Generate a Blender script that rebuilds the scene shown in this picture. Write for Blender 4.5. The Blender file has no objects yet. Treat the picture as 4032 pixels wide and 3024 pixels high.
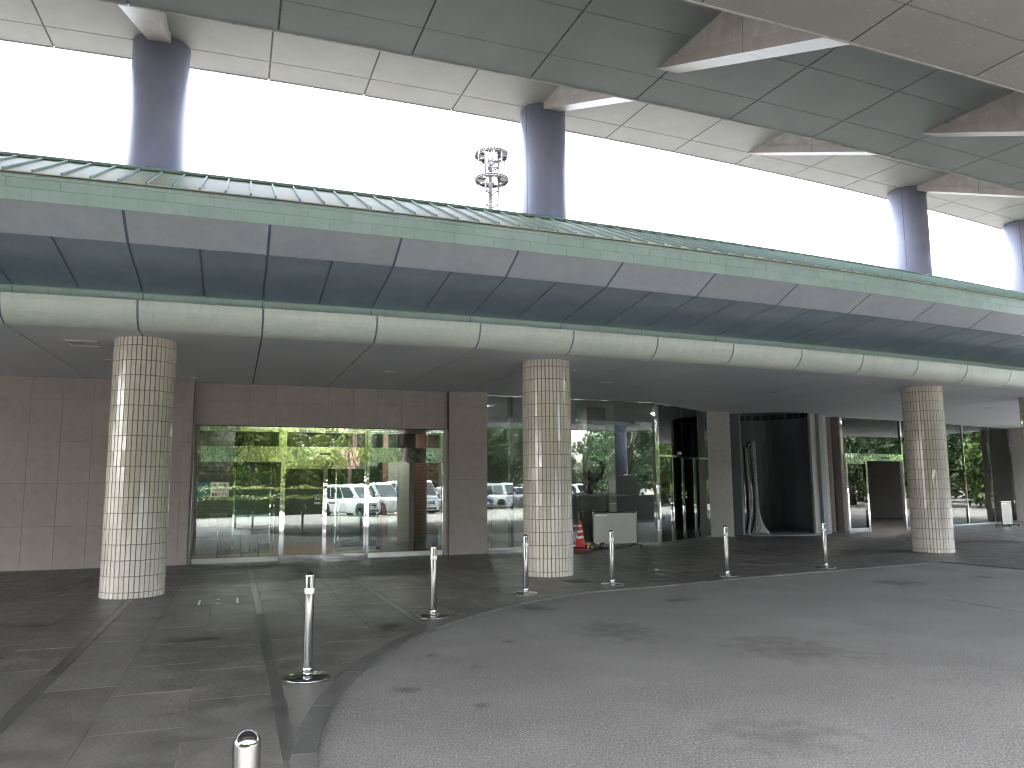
import bpy, bmesh, math, random
from mathutils import Matrix, Vector
random.seed(7)
sc = bpy.context.scene
col = sc.collection
R = math.radians
# ------------------------------------------------------------------ camera
PITCH, ROLL, CAM_H = R(7.5057), R(-0.3999), 1.5228
cam = bpy.data.cameras.new('camera'); cam.sensor_width = 36.0; cam.lens = 3071.7 / 4032 * 36
cam.clip_start = 0.05; cam.clip_end = 2000
camo = bpy.data.objects.new('camera', cam); col.objects.link(camo)
fw = Vector((0, math.cos(PITCH), math.sin(PITCH))); up = Vector((0, -math.sin(PITCH), math.cos(PITCH))); rt = Vector((1, 0, 0))
r2 = rt * math.cos(ROLL) + up * math.sin(ROLL); u2 = -rt * math.sin(ROLL) + up * math.cos(ROLL)
mw = Matrix.Identity(4)
for i in range(3):
    mw[i][0], mw[i][1], mw[i][2] = r2[i], u2[i], -fw[i]
mw[2][3] = CAM_H
camo.matrix_world = mw
sc.camera = camo
# ------------------------------------------------------------------ sky, sun, exposure
SUN_EL, SUN_AZ = R(56), R(190)          # azimuth clockwise from +Y: behind the camera, a little to the left
wd = bpy.data.worlds.new('World'); sc.world = wd; wd.use_nodes = True
nt = wd.node_tree; nt.nodes.clear()
sky = nt.nodes.new('ShaderNodeTexSky'); sky.sky_type = 'NISHITA'; sky.sun_disc = False
sky.sun_elevation = SUN_EL; sky.sun_rotation = SUN_AZ; sky.dust_density = 4.0; sky.air_density = 1.0; sky.ozone_density = 1.0
hs = nt.nodes.new('ShaderNodeHueSaturation'); hs.inputs['Saturation'].default_value = 0.42; hs.inputs['Value'].default_value = 1.0
bg = nt.nodes.new('ShaderNodeBackground'); bg.inputs['Strength'].default_value = 0.15
wo = nt.nodes.new('ShaderNodeOutputWorld')
nt.links.new(sky.outputs[0], hs.inputs['Color']); nt.links.new(hs.outputs[0], bg.inputs['Color']); nt.links.new(bg.outputs[0], wo.inputs['Surface'])
sl = bpy.data.lights.new('sun', 'SUN'); sl.energy = 1.5; sl.angle = R(40); sl.color = (1.0, 0.975, 0.94)
so = bpy.data.objects.new('sun', sl); col.objects.link(so)
sd = Vector((math.sin(SUN_AZ) * math.cos(SUN_EL), math.cos(SUN_AZ) * math.cos(SUN_EL), math.sin(SUN_EL)))
so.rotation_euler = (-sd).to_track_quat('-Z', 'Y').to_euler(); so.location = sd * 60
vs = sc.view_settings; sc.display_settings.display_device = 'sRGB'
vs.view_transform = 'Standard'; vs.look = 'None'; vs.gamma = 1.0; vs.use_curve_mapping = False
vs.exposure = 4.45
sc.render.engine = 'CYCLES'; sc.cycles.filter_width = 1.15
cy = sc.cycles
cy.max_bounces = 8; cy.diffuse_bounces = 4; cy.glossy_bounces = 4; cy.transmission_bounces = 4; cy.transparent_max_bounces = 24
cy.sample_clamp_indirect = 6.0; cy.use_denoising = True; cy.caustics_reflective = False; cy.caustics_refractive = False
try: cy.denoiser = 'OPENIMAGEDENOISE'
except Exception: pass
# ------------------------------------------------------------------ polar frame of the curved building
CX, CY = -38.73211521, 109.85796419
TH0, DTH = R(17.79655453), R(0.88947281)
def TH(n): return TH0 + n * DTH
def PT(r, n, z=0.0): a = TH(n); return Vector((CX + r * math.sin(a), CY - r * math.cos(a), z))
# ------------------------------------------------------------------ materials
MATS = {}
def rgb(h): return (*h, 1.0)
def pm(name, c1, c2=None, scale=4.0, rough=0.5, metal=0.0, bump=0.0, bscale=None, stretch=(1, 1, 1), spec=0.5, rnd=0.0,
       detail=4.0, lo=0.35, hi=0.65, rough2=None, speck=None, blot=None, coat=0.0, pos=True, streak=None, bdist=0.02, spots=None):
    m = bpy.data.materials.new(name); m.use_nodes = True; n = m.node_tree; L = n.links; b = n.nodes['Principled BSDF']
    b.inputs['Roughness'].default_value = rough; b.inputs['Metallic'].default_value = metal
    b.inputs['Specular IOR Level'].default_value = spec; b.inputs['Coat Weight'].default_value = coat
    c2 = c2 or c1
    if pos: src = n.nodes.new('ShaderNodeNewGeometry').outputs['Position']
    else: src = n.nodes.new('ShaderNodeTexCoord').outputs['Object']
    def noise(sc_, st, det=4.0, l=lo, h=hi, dist=0.0):
        mp = n.nodes.new('ShaderNodeMapping'); mp.inputs['Scale'].default_value = st; L.new(src, mp.inputs['Vector'])
        t = n.nodes.new('ShaderNodeTexNoise'); t.inputs['Scale'].default_value = sc_; t.inputs['Detail'].default_value = det
        t.inputs['Roughness'].default_value = 0.6; t.inputs['Distortion'].default_value = dist
        L.new(mp.outputs[0], t.inputs['Vector'])
        r_ = n.nodes.new('ShaderNodeMapRange'); r_.inputs[1].default_value = l; r_.inputs[2].default_value = h
        L.new(t.outputs[0], r_.inputs[0]); return t.outputs[0], r_.outputs[0]
    def mix(a, bcol, fac):
        x = n.nodes.new('ShaderNodeMix'); x.data_type = 'RGBA'
        if hasattr(fac, 'links'): L.new(fac, x.inputs[0])
        else: x.inputs[0].default_value = fac
        for s, i in ((a, 6), (bcol, 7)):
            if hasattr(s, 'links'): L.new(s, x.inputs[i])
            else: x.inputs[i].default_value = rgb(s)
        return x.outputs[2]
    raw, f = noise(scale, stretch, detail)
    c = mix(c1, c2, f)
    if streak:      # (colour, scale, amount): streaks that run down the surface
        _, fs = noise(streak[1], (1, 1, 0.06), 3.0, 0.5, 0.75)
        ms = n.nodes.new('ShaderNodeMath'); ms.operation = 'MULTIPLY'; L.new(fs, ms.inputs[0]); ms.inputs[1].default_value = streak[2]
        c = mix(c, streak[0], ms.outputs[0])
    if blot:        # (colour, scale, lo, hi, amount): stains
        _, fb = noise(blot[1], blot[5] if len(blot) > 5 else (1, 1, 1), 5.0, blot[2], blot[3], 0.6)
        mb = n.nodes.new('ShaderNodeMath'); mb.operation = 'MULTIPLY'; L.new(fb, mb.inputs[0]); mb.inputs[1].default_value = blot[4]
        c = mix(c, blot[0], mb.outputs[0])
    if spots:       # small sharp spots
        _, fp = noise(spots[1], (1, 1, 1), 3.0, spots[2], spots[3], 0.3)
        mq = n.nodes.new('ShaderNodeMath'); mq.operation = 'MULTIPLY'; L.new(fp, mq.inputs[0]); mq.inputs[1].default_value = spots[4]
        c = mix(c, spots[0], mq.outputs[0])
    if speck:       # (colour, scale, lo, hi, amount)
        _, fk = noise(speck[1], (1, 1, 1), 2.0, speck[2], speck[3])
        mk = n.nodes.new('ShaderNodeMath'); mk.operation = 'MULTIPLY'; L.new(fk, mk.inputs[0]); mk.inputs[1].default_value = speck[4]
        c = mix(c, speck[0], mk.outputs[0])
    if rnd:
        oi = n.nodes.new('ShaderNodeObjectInfo'); rr = n.nodes.new('ShaderNodeMapRange')
        rr.inputs[3].default_value = 1 - rnd; rr.inputs[4].default_value = 1 + rnd; L.new(oi.outputs['Random'], rr.inputs[0])
        vm = n.nodes.new('ShaderNodeVectorMath'); vm.operation = 'SCALE'; L.new(c, vm.inputs[0]); L.new(rr.outputs[0], vm.inputs['Scale']); c = vm.outputs[0]
    L.new(c, b.inputs['Base Color'])
    if rough2 is not None:
        rr = n.nodes.new('ShaderNodeMapRange'); rr.inputs[3].default_value = rough; rr.inputs[4].default_value = rough2
        L.new(f, rr.inputs[0]); L.new(rr.outputs[0], b.inputs['Roughness'])
    if bump:
        braw, _ = noise(bscale or scale, (1, 1, 1), 3.0)
        bp = n.nodes.new('ShaderNodeBump'); bp.inputs['Strength'].default_value = bump; bp.inputs['Distance'].default_value = bdist
        L.new(braw, bp.inputs['Height']); L.new(bp.outputs[0], b.inputs['Normal'])
    MATS[name] = m; return m
def glass(name, tint, refl, rough=0.0, wob=0.0):
    m = bpy.data.materials.new(name); m.use_nodes = True; n = m.node_tree; L = n.links; n.nodes.clear()
    o = n.nodes.new('ShaderNodeOutputMaterial'); mx = n.nodes.new('ShaderNodeMixShader')
    t = n.nodes.new('ShaderNodeBsdfTransparent'); t.inputs[0].default_value = rgb(tint)
    g = n.nodes.new('ShaderNodeBsdfGlossy'); g.inputs['Roughness'].default_value = rough; g.inputs[0].default_value = (0.92, 0.97, 0.94, 1)
    fr = n.nodes.new('ShaderNodeFresnel'); fr.inputs[0].default_value = 1.5
    ad = n.nodes.new('ShaderNodeMath'); ad.operation = 'ADD'; ad.inputs[1].default_value = refl; ad.use_clamp = True
    L.new(fr.outputs[0], ad.inputs[0]); L.new(ad.outputs[0], mx.inputs[0]); L.new(t.outputs[0], mx.inputs[1]); L.new(g.outputs[0], mx.inputs[2])
    L.new(mx.outputs[0], o.inputs['Surface'])
    if wob:
        ge = n.nodes.new('ShaderNodeNewGeometry'); tx = n.nodes.new('ShaderNodeTexNoise'); tx.inputs['Scale'].default_value = 1.1
        L.new(ge.outputs['Position'], tx.inputs['Vector']); bp = n.nodes.new('ShaderNodeBump'); bp.inputs['Strength'].default_value = wob
        bp.inputs['Distance'].default_value = 0.02; L.new(tx.outputs[0], bp.inputs['Height']); L.new(bp.outputs[0], g.inputs['Normal'])
    MATS[name] = m; return m
def emis(name, c, s):
    m = bpy.data.materials.new(name); m.use_nodes = True; n = m.node_tree; b = n.nodes['Principled BSDF']
    b.inputs['Base Color'].default_value = rgb((0.8, 0.8, 0.8)); b.inputs['Emission Color'].default_value = rgb(c); b.inputs['Emission Strength'].default_value = s
    MATS[name] = m
# stone, ground
pm('asphalt', (0.094, 0.089, 0.083), (0.132, 0.126, 0.118), 0.8, 0.85, bump=1.0, bscale=70, speck=((0.33, 0.316, 0.297), 65, 0.44, 0.74, 0.75), blot=((0.185, 0.178, 0.167), 0.9, 0.55, 0.75, 0.6), spots=((0.022, 0.021, 0.02), 1.9, 0.69, 0.74, 0.8), bdist=0.02, detail=6)
pm('paving', (0.072, 0.068, 0.063), (0.118, 0.111, 0.102), 2.2, 0.36, rnd=0.16, rough2=0.58, bump=0.25, bscale=30, blot=((0.19, 0.18, 0.165), 1.5, 0.56, 0.76, 0.5, (1, 2.2, 1)), speck=((0.03, 0.03, 0.03), 60, 0.55, 0.7, 0.35))
pm('paving_dark', (0.050, 0.049, 0.048), (0.075, 0.072, 0.070), 3.0, 0.38, rnd=0.12, bump=0.2, bscale=30)
pm('grout', (0.30, 0.29, 0.265), (0.12, 0.115, 0.105), 2.0, 0.9)
pm('kerbstone', (0.065, 0.063, 0.06), (0.10, 0.096, 0.09), 3.0, 0.5, rnd=0.15, bump=0.3, bscale=40)
pm('pink_granite', (0.335, 0.285, 0.272), (0.38, 0.325, 0.31), 6.0, 0.42, rnd=0.04, speck=((0.19, 0.155, 0.145), 110, 0.5, 0.68, 0.6), bump=0.08, bscale=120)
pm('grey_granite', (0.40, 0.375, 0.35), (0.47, 0.44, 0.41), 8.0, 0.38, speck=((0.18, 0.17, 0.16), 70, 0.5, 0.62, 0.8), rnd=0.05)
pm('polished_black', (0.012, 0.014, 0.018), None, 5, 0.05, spec=1.0)
pm('black_granite', (0.19, 0.22, 0.27), (0.24, 0.26, 0.29), 20.0, 0.4, speck=((0.38, 0.37, 0.36), 80, 0.56, 0.7, 0.5), rnd=0.1)
pm('rough_granite', (0.34, 0.34, 0.33), (0.58, 0.58, 0.56), 22.0, 0.85, bump=1.0, bscale=26, speck=((0.08, 0.08, 0.08), 60, 0.55, 0.65, 0.7), bdist=0.05)
pm('planter_granite', (0.11, 0.10, 0.095), (0.16, 0.15, 0.14), 14.0, 0.55, speck=((0.05, 0.05, 0.05), 60, 0.5, 0.65, 0.7))
pm('soil', (0.10, 0.085, 0.06), (0.16, 0.15, 0.09), 6.0, 0.95, bump=0.8, bscale=20)
# tiles and metals
pm('tile', (0.60, 0.55, 0.485), (0.65, 0.60, 0.535), 1.2, 0.12, spec=0.6, pos=True, speck=((0.53, 0.48, 0.42), 9, 0.45, 0.7, 0.5))
pm('column_grout', (0.20, 0.185, 0.17), (0.25, 0.23, 0.21), 8, 0.9)
pm('bull_copper', (0.63, 0.72, 0.67), (0.71, 0.775, 0.70), 2.0, 0.42, rnd=0.04, streak=((0.52, 0.60, 0.56), 9.0, 0.5), speck=((0.34, 0.38, 0.34), 26, 0.66, 0.76, 0.5), bump=0.1, bscale=5)
pm('flashing', (0.42, 0.55, 0.52), (0.48, 0.60, 0.56), 3.0, 0.5, rnd=0.04, streak=((0.30, 0.40, 0.36), 14.0, 0.5))
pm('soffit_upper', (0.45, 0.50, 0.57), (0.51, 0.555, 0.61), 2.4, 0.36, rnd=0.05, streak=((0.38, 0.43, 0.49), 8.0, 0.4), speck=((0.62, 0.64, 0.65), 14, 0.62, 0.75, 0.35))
pm('soffit_lower_shaded', (0.225, 0.295, 0.38), (0.26, 0.33, 0.41), 2.0, 0.25, rnd=0.05, streak=((0.32, 0.37, 0.43), 4.0, 0.4))  # same pale copper as the bullnose, with bluish eave shade put into the colour
pm('joint_blue', (0.16, 0.20, 0.28), (0.19, 0.23, 0.31), 3, 0.6)
pm('green_copper', (0.40, 0.56, 0.53), (0.46, 0.61, 0.585), 3.0, 0.42, rnd=0.05, streak=((0.42, 0.48, 0.43), 10.0, 0.5))
pm('roof_copper', (0.60, 0.63, 0.43), (0.66, 0.66, 0.47), 2.2, 0.55, rnd=0.06, blot=((0.30, 0.50, 0.40), 0.8, 0.5, 0.72, 0.8), streak=((0.44, 0.43, 0.35), 5.0, 0.4), stretch=(1, 1, 1))
pm('roof_edge', (0.22, 0.34, 0.29), (0.27, 0.39, 0.33), 3.0, 0.5, rnd=0.05)
cpk = dict(rnd=0.03, blot=((0.18, 0.185, 0.178), 1.6, 0.60, 0.78, 0.3))
pm('canopy_skylit', (0.245, 0.238, 0.216), (0.275, 0.266, 0.24), 1.5, 0.55, speck=((0.195, 0.19, 0.175), 7, 0.66, 0.76, 0.35), **cpk)  # outer band: light from the sky put into the panel colour
pm('canopy_panel', (0.19, 0.212, 0.215), (0.217, 0.238, 0.238), 1.5, 0.5, speck=((0.32, 0.34, 0.335), 16, 0.69, 0.76, 0.35), **cpk)
pm('canopy_grey', (0.235, 0.232, 0.225), (0.268, 0.264, 0.254), 1.5, 0.5, speck=((0.42, 0.42, 0.41), 20, 0.66, 0.73, 0.6), **cpk)
pm('roof_gravel', (0.10, 0.10, 0.095), (0.14, 0.14, 0.13), 3, 0.9)
pm('canopy_joint', (0.14, 0.145, 0.135), (0.07, 0.07, 0.065), 6, 0.8)
pm('canopy_lip', (0.40, 0.40, 0.375), (0.30, 0.30, 0.28), 5, 0.6, blot=((0.12, 0.115, 0.10), 4.0, 0.56, 0.68, 0.7))
pm('beam_web', (0.25, 0.228, 0.21), (0.33, 0.30, 0.28), 4.0, 0.6, streak=((0.16, 0.145, 0.13), 5.0, 0.45), speck=((0.14, 0.13, 0.12), 22, 0.66, 0.75, 0.7))
pm('beam_chord', (0.235, 0.20, 0.183), (0.275, 0.24, 0.22), 3.0, 0.5, streak=((0.19, 0.165, 0.15), 7.0, 0.5))
pm('column_metal', (0.245, 0.255, 0.35), (0.295, 0.303, 0.395), 1.6, 0.40, spec=0.25, streak=((0.24, 0.24, 0.31), 5.0, 0.35), bump=0.02, bscale=2.0)
pm('column_seam', (0.08, 0.08, 0.10), None, 3, 0.7)
pm('ceiling_paint', (0.68, 0.72, 0.78), (0.72, 0.755, 0.80), 1.0, 0.6, rnd=0.02)
pm('ceiling_joint', (0.08, 0.08, 0.08), None, 3, 0.8)
pm('white_trim', (0.62, 0.62, 0.60), (0.68, 0.68, 0.66), 3, 0.5)
pm('lamp_reflector', (0.55, 0.55, 0.52), None, 3, 0.25, metal=0.7)
pm('steel', (0.27, 0.27, 0.27), (0.31, 0.31, 0.31), 2.0, 0.075, metal=1.0, rough2=0.11)
pm('mirror_steel', (0.72, 0.73, 0.72), (0.78, 0.78, 0.77), 1.0, 0.035, metal=1.0, bump=0.09, bscale=2.2, bdist=0.05)
pm('sill_steel', (0.58, 0.585, 0.58), (0.66, 0.66, 0.65), 3.0, 0.28, metal=1.0)
pm('dark_frame', (0.03, 0.03, 0.032), None, 3, 0.4)
glass('pane_glass', (0.84, 0.90, 0.87), 0.06)
glass('door_glass', (0.82, 0.88, 0.84), 0.05)
glass('fin_glass', (0.72, 0.84, 0.80), 0.03)
# interior
pm('lobby_floor', (0.19, 0.11, 0.075), (0.25, 0.15, 0.105), 1.2, 0.3)
pm('lobby_wall', (0.20, 0.195, 0.19), (0.24, 0.23, 0.225), 2.0, 0.7)
pm('lobby_ceiling', (0.30, 0.30, 0.29), None, 2.0, 0.8)
pm('brown_stone', (0.26, 0.235, 0.22), (0.30, 0.27, 0.25), 3.0, 0.45, rnd=0.06)
pm('dark_brick', (0.055, 0.045, 0.045), (0.09, 0.07, 0.065), 5.0, 0.35)
pm('red_brick', (0.17, 0.085, 0.07), (0.22, 0.11, 0.09), 5.0, 0.5)
pm('brick_joint', (0.012, 0.012, 0.012), None, 3, 0.9)
pm('grey_panel', (0.36, 0.36, 0.33), (0.40, 0.40, 0.37), 1.0, 0.6)
pm('blue_sign', (0.02, 0.16, 0.42), None, 3, 0.4)
pm('paper', (0.72, 0.70, 0.66), (0.78, 0.76, 0.72), 3, 0.6)
pm('ink', (0.03, 0.03, 0.035), None, 3, 0.6)
pm('sign_green', (0.02, 0.20, 0.19), None, 3, 0.5)
pm('sign_red', (0.55, 0.05, 0.05), None, 3, 0.5)
pm('sign_navy', (0.06, 0.10, 0.30), None, 3, 0.5)
pm('black_metal', (0.02, 0.02, 0.022), None, 3, 0.45)
emis('warm_lamp_fill', (1.0, 0.92, 0.82), 24.0)  # strength raised to fill the dark interior
# small things
pm('tape', (0.80, 0.80, 0.80), (0.74, 0.74, 0.74), 20, 0.4)
pm('cone_red', (0.58, 0.035, 0.03), (0.48, 0.03, 0.03), 6, 0.42, blot=((0.25, 0.03, 0.03), 7, 0.62, 0.75, 0.5))
pm('cone_white', (0.80, 0.78, 0.76), None, 6, 0.5)
pm('yellow_paint', (0.75, 0.48, 0.04), None, 6, 0.45)
pm('board_steel', (0.33, 0.32, 0.30), (0.37, 0.36, 0.335), 1.5, 0.34, metal=0.55, bump=0.04, bscale=2.0)
pm('rubber', (0.02, 0.02, 0.02), (0.03, 0.03, 0.03), 9, 0.8)
pm('tower_paint', (0.017, 0.017, 0.019), (0.021, 0.021, 0.023), 1, 0.5)
pm('tower_dark', (0.008, 0.008, 0.011), None, 1, 0.6)
pm('brick_pedestal', (0.07, 0.055, 0.05), (0.11, 0.085, 0.075), 7.0, 0.6)
pm('bronze', (0.035, 0.035, 0.033), (0.06, 0.06, 0.055), 6.0, 0.45, metal=0.6)
pm('bark', (0.10, 0.08, 0.065), (0.17, 0.14, 0.11), 8, 0.9, bump=0.6, bscale=14)
pm('rust_pole', (0.42, 0.24, 0.20), (0.36, 0.2, 0.17), 3, 0.6)
def leafmat(nm, a, b_):
    m = pm(nm, a, b_, 0.9, 0.6, detail=2); n = m.node_tree; L = n.links; bs = n.nodes['Principled BSDF']; out = n.nodes['Material Output']
    tr_ = n.nodes.new('ShaderNodeBsdfTranslucent'); mx = n.nodes.new('ShaderNodeMixShader'); mx.inputs[0].default_value = 0.42
    L.new(bs.inputs['Base Color'].links[0].from_socket, tr_.inputs[0]); L.new(bs.outputs[0], mx.inputs[1]); L.new(tr_.outputs[0], mx.inputs[2]); L.new(mx.outputs[0], out.inputs['Surface'])
for nm, a, b_ in (('leaf_bright', (0.12, 0.165, 0.035), (0.18, 0.225, 0.05)), ('leaf_mid', (0.075, 0.13, 0.04), (0.12, 0.17, 0.05)),
                  ('leaf_dark', (0.04, 0.075, 0.032), (0.07, 0.11, 0.045)), ('hedge_leaf', (0.12, 0.135, 0.025), (0.185, 0.185, 0.04)), ('hedge_low', (0.075, 0.095, 0.02), (0.12, 0.13, 0.03))):
    leafmat(nm, a, b_)
for nm, c in (('car_white', (0.78, 0.78, 0.77)), ('car_silver', (0.50, 0.51, 0.52)), ('car_black', (0.015, 0.015, 0.017)), ('car_grey', (0.16, 0.165, 0.17)), ('car_blue', (0.06, 0.10, 0.2))):
    pm(nm, c, None, 2, 0.3, coat=1.0, spec=0.5)
pm('car_glass', (0.03, 0.035, 0.035), None, 2, 0.05, spec=0.8)
pm('lens', (0.6, 0.62, 0.62), None, 2, 0.12, spec=0.8)
pm('red_lens', (0.35, 0.02, 0.02), None, 2, 0.2)
pm('line_paint', (0.70, 0.70, 0.68), (0.5, 0.5, 0.48), 3, 0.7)
# ------------------------------------------------------------------ mesh helpers
class MB:
    def __init__(s): s.v = []; s.f = []; s.fm = []; s.sm = []
    def add(s, vs_, fs_, mi=0, smooth=False):
        o = len(s.v); s.v += [tuple(x) for x in vs_]
        for f_ in fs_: s.f.append([i + o for i in f_]); s.fm.append(mi); s.sm.append(smooth)
    def box(s, x0, x1, y0, y1, z0, z1, mi=0):
        v = [(x, y, z) for z in (z0, z1) for y in (y0, y1) for x in (x0, x1)]
        s.add(v, [(0, 2, 3, 1), (4, 5, 7, 6), (0, 1, 5, 4), (2, 6, 7, 3), (0, 4, 6, 2), (1, 3, 7, 5)], mi)
    def prism(s, poly, z0, z1, mi=0):
        k = len(poly); v = [(p[0], p[1], z0) for p in poly] + [(p[0], p[1], z1) for p in poly]
        s.add(v, [list(range(k))[::-1], list(range(k, 2 * k))] + [(i, (i + 1) % k, k + (i + 1) % k, k + i) for i in range(k)], mi)
    def sweep(s, prof, a0, a1, nseg, r0=0.0, cap=True, mi=0, smooth=False, closed=True):
        k = len(prof); v = []
        for i in range(nseg + 1):
            a = a0 + (a1 - a0) * i / nseg
            for (r_, z_) in prof: v.append((r_ * math.sin(a), -r_ * math.cos(a) + r0, z_))
        fs = []
        for i in range(nseg):
            for j in range(k if closed else k - 1):
                j2 = (j + 1) % k; fs.append((i * k + j, i * k + j2, (i + 1) * k + j2, (i + 1) * k + j))
        s.add(v, fs, mi, smooth)
        if cap and closed: s.add(v[:k], [list(range(k))], mi); s.add(v[-k:], [list(range(k))[::-1]], mi)
    def lathe(s, prof, seg=24, c=(0, 0, 0), mi=0, smooth=True, cap=True):
        k = len(prof); v = []
        for i in range(seg):
            a = 2 * math.pi * i / seg
            for (r_, z_) in prof: v.append((c[0] + r_ * math.cos(a), c[1] + r_ * math.sin(a), c[2] + z_))
        fs = [(i * k + j, ((i + 1) % seg) * k + j, ((i + 1) % seg) * k + j + 1, i * k + j + 1) for i in range(seg) for j in range(k - 1)]
        s.add(v, fs, mi, smooth)
        if cap:
            for j in (0, k - 1):
                if prof[j][0] > 1e-4:
                    s.add([v[i * k + j] for i in range(seg)], [list(range(seg))], mi)
    def tube(s, p, q, r_, seg=8, r1=None, mi=0, smooth=True):
        p, q = Vector(p), Vector(q); d = (q - p).normalized(); a = d.orthogonal().normalized(); b = d.cross(a); r1 = r_ if r1 is None else r1
        v = []
        for (c, rr) in ((p, r_), (q, r1)):
            for i in range(seg):
                t = 2 * math.pi * i / seg; v.append(c + (a * math.cos(t) + b * math.sin(t)) * rr)
        s.add(v, [(i, (i + 1) % seg, seg + (i + 1) % seg, seg + i) for i in range(seg)], mi, smooth)
        s.add(v[:seg], [list(range(seg))[::-1]], mi); s.add(v[seg:], [list(range(seg))], mi)
    def path(s, pts, rad, seg=8, mi=0):
        for i in range(len(pts) - 1):
            r0_ = rad[i] if isinstance(rad, (list, tuple)) else rad; r1_ = rad[i + 1] if isinstance(rad, (list, tuple)) else rad
            s.tube(pts[i], pts[i + 1], r0_, seg, r1_, mi)
    def seg_box(s, P, Q, t0, t1, z0, z1, d0, d1, mi=0):
        P, Q = Vector((P[0], P[1])), Vector((Q[0], Q[1])); u = (Q - P).normalized(); w = Vector((u.y, -u.x))
        poly = [P + u * t + w * d for (t, d) in ((t0, d0), (t1, d0), (t1, d1), (t0, d1))]
        s.prism([(p.x, p.y) for p in poly], z0, z1, mi)
    def mesh(s, name, mats, off=(0, 0, 0), bevel=0):
        me = bpy.data.meshes.new(name)
        me.from_pydata([(a - off[0], b - off[1], c - off[2]) for (a, b, c) in s.v], [], s.f)
        me.polygons.foreach_set('material_index', s.fm); me.polygons.foreach_set('use_smooth', s.sm)
        for m in ([mats] if isinstance(mats, str) else mats): me.materials.append(MATS[m])
        bm = bmesh.new(); bm.from_mesh(me)
        if any(s.sm): bmesh.ops.remove_doubles(bm, verts=bm.verts, dist=1e-5)
        if bevel: bmesh.ops.bevel(bm, geom=list(bm.edges), offset=bevel, segments=1, affect='EDGES', clamp_overlap=True)
        bmesh.ops.recalc_face_normals(bm, faces=bm.faces); bm.to_mesh(me); bm.free()
        me.update(); return me
WL = {}     # world location of unrotated parents
def link(name, data, parent=None, loc=(0, 0, 0), rot=0.0, local=False):
    o = bpy.data.objects.new(name, data); col.objects.link(o); L0 = Vector(loc)
    if parent is not None:
        o.parent = parent
        if not local and parent.name in WL: L0 = L0 - WL[parent.name]
    o.location = L0
    if isinstance(rot, (tuple, list, Vector)): o.rotation_euler = rot
    elif rot: o.rotation_euler = (0, 0, rot)
    if not rot: WL[o.name] = Vector(loc)
    return o
def build(mb, name, mats, parent=None, origin=(0, 0, 0), bevel=0):
    """world-coordinate mesh whose origin sits at `origin`"""
    return link(name, mb.mesh(name, mats, origin, bevel), parent, origin)
def tag(o, label, cat, group=None, kind=None):
    if label: o['label'] = label
    if cat: o['category'] = cat
    if group: o['group'] = group
    if kind: o['kind'] = kind
    return o
def empty(name, loc, label, cat, group=None, rot=0.0):
    o = link(name, None, None, loc, rot); o.empty_display_size = 0.2
    return tag(o, label, cat, group)
CACHE = {}
def polar_piece(name, key, prof, w_n, mats, parent, r0, n0, nseg=1, gap=0.006, bevel=0, smooth=False):
    """a piece of profile prof [(r,z)] spanning n0..n0+w_n; alike pieces share mesh data"""
    k = (key, round(w_n, 4))
    if k not in CACHE:
        mb = MB(); g = gap / 2 / r0; mb.sweep(prof, g, w_n * DTH - g, nseg, r0, smooth=smooth); CACHE[k] = mb.mesh(name, mats, (0, 0, 0), bevel)
    return link(name, CACHE[k], parent, PT(r0, n0), TH(n0))
def rect(r0, r1, z0, z1): return [(r0, z0), (r1, z0), (r1, z1), (r0, z1)]
def polar_solid(mb, prof, n0, n1, nseg, mi=0, smooth=False):
    m2 = MB(); m2.sweep(prof, TH(n0), TH(n1), nseg, 0.0, smooth=smooth)
    mb.add([(x + CX, y + CY, z) for (x, y, z) in m2.v], m2.f, mi, smooth)
def clip_out(poly, conv):
    """poly (list of 2D) minus convex polygon conv (ccw) -> list of convex pieces"""
    out = []; rest = poly
    for i in range(len(conv)):
        a, b = conv[i], conv[(i + 1) % len(conv)]
        def side(p): return (b[0] - a[0]) * (p[1] - a[1]) - (b[1] - a[1]) * (p[0] - a[0])
        ins, outs = [], []
        for j in range(len(rest)):
            p, q = rest[j], rest[(j + 1) % len(rest)]; sp, sq = side(p), side(q)
            (ins if sp >= 0 else outs).append(p)
            if (sp >= 0) != (sq >= 0):
                t = sp / (sp - sq); x = (p[0] + (q[0] - p[0]) * t, p[1] + (q[1] - p[1]) * t); ins.append(x); outs.append(x)
        if len(outs) > 2: out.append(outs)
        if len(ins) < 3: return out, None
        rest = ins
    return out, rest
def area(p): return abs(sum(p[i][0] * p[(i + 1) % len(p)][1] - p[(i + 1) % len(p)][0] * p[i][1] for i in range(len(p)))) / 2
def text_mesh(body, size, mat, depth=0.002):
    cu = bpy.data.curves.new('lettering', 'FONT'); cu.body = body; cu.size = size; cu.extrude = depth; cu.align_x = 'CENTER'; cu.align_y = 'CENTER'
    t = bpy.data.objects.new('lettering', cu); col.objects.link(t)
    dg = bpy.context.evaluated_depsgraph_get(); me = bpy.data.meshes.new_from_object(t.evaluated_get(dg))
    bpy.data.objects.remove(t); bpy.data.curves.remove(cu); me.materials.clear(); me.materials.append(MATS[mat]); return me
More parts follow.
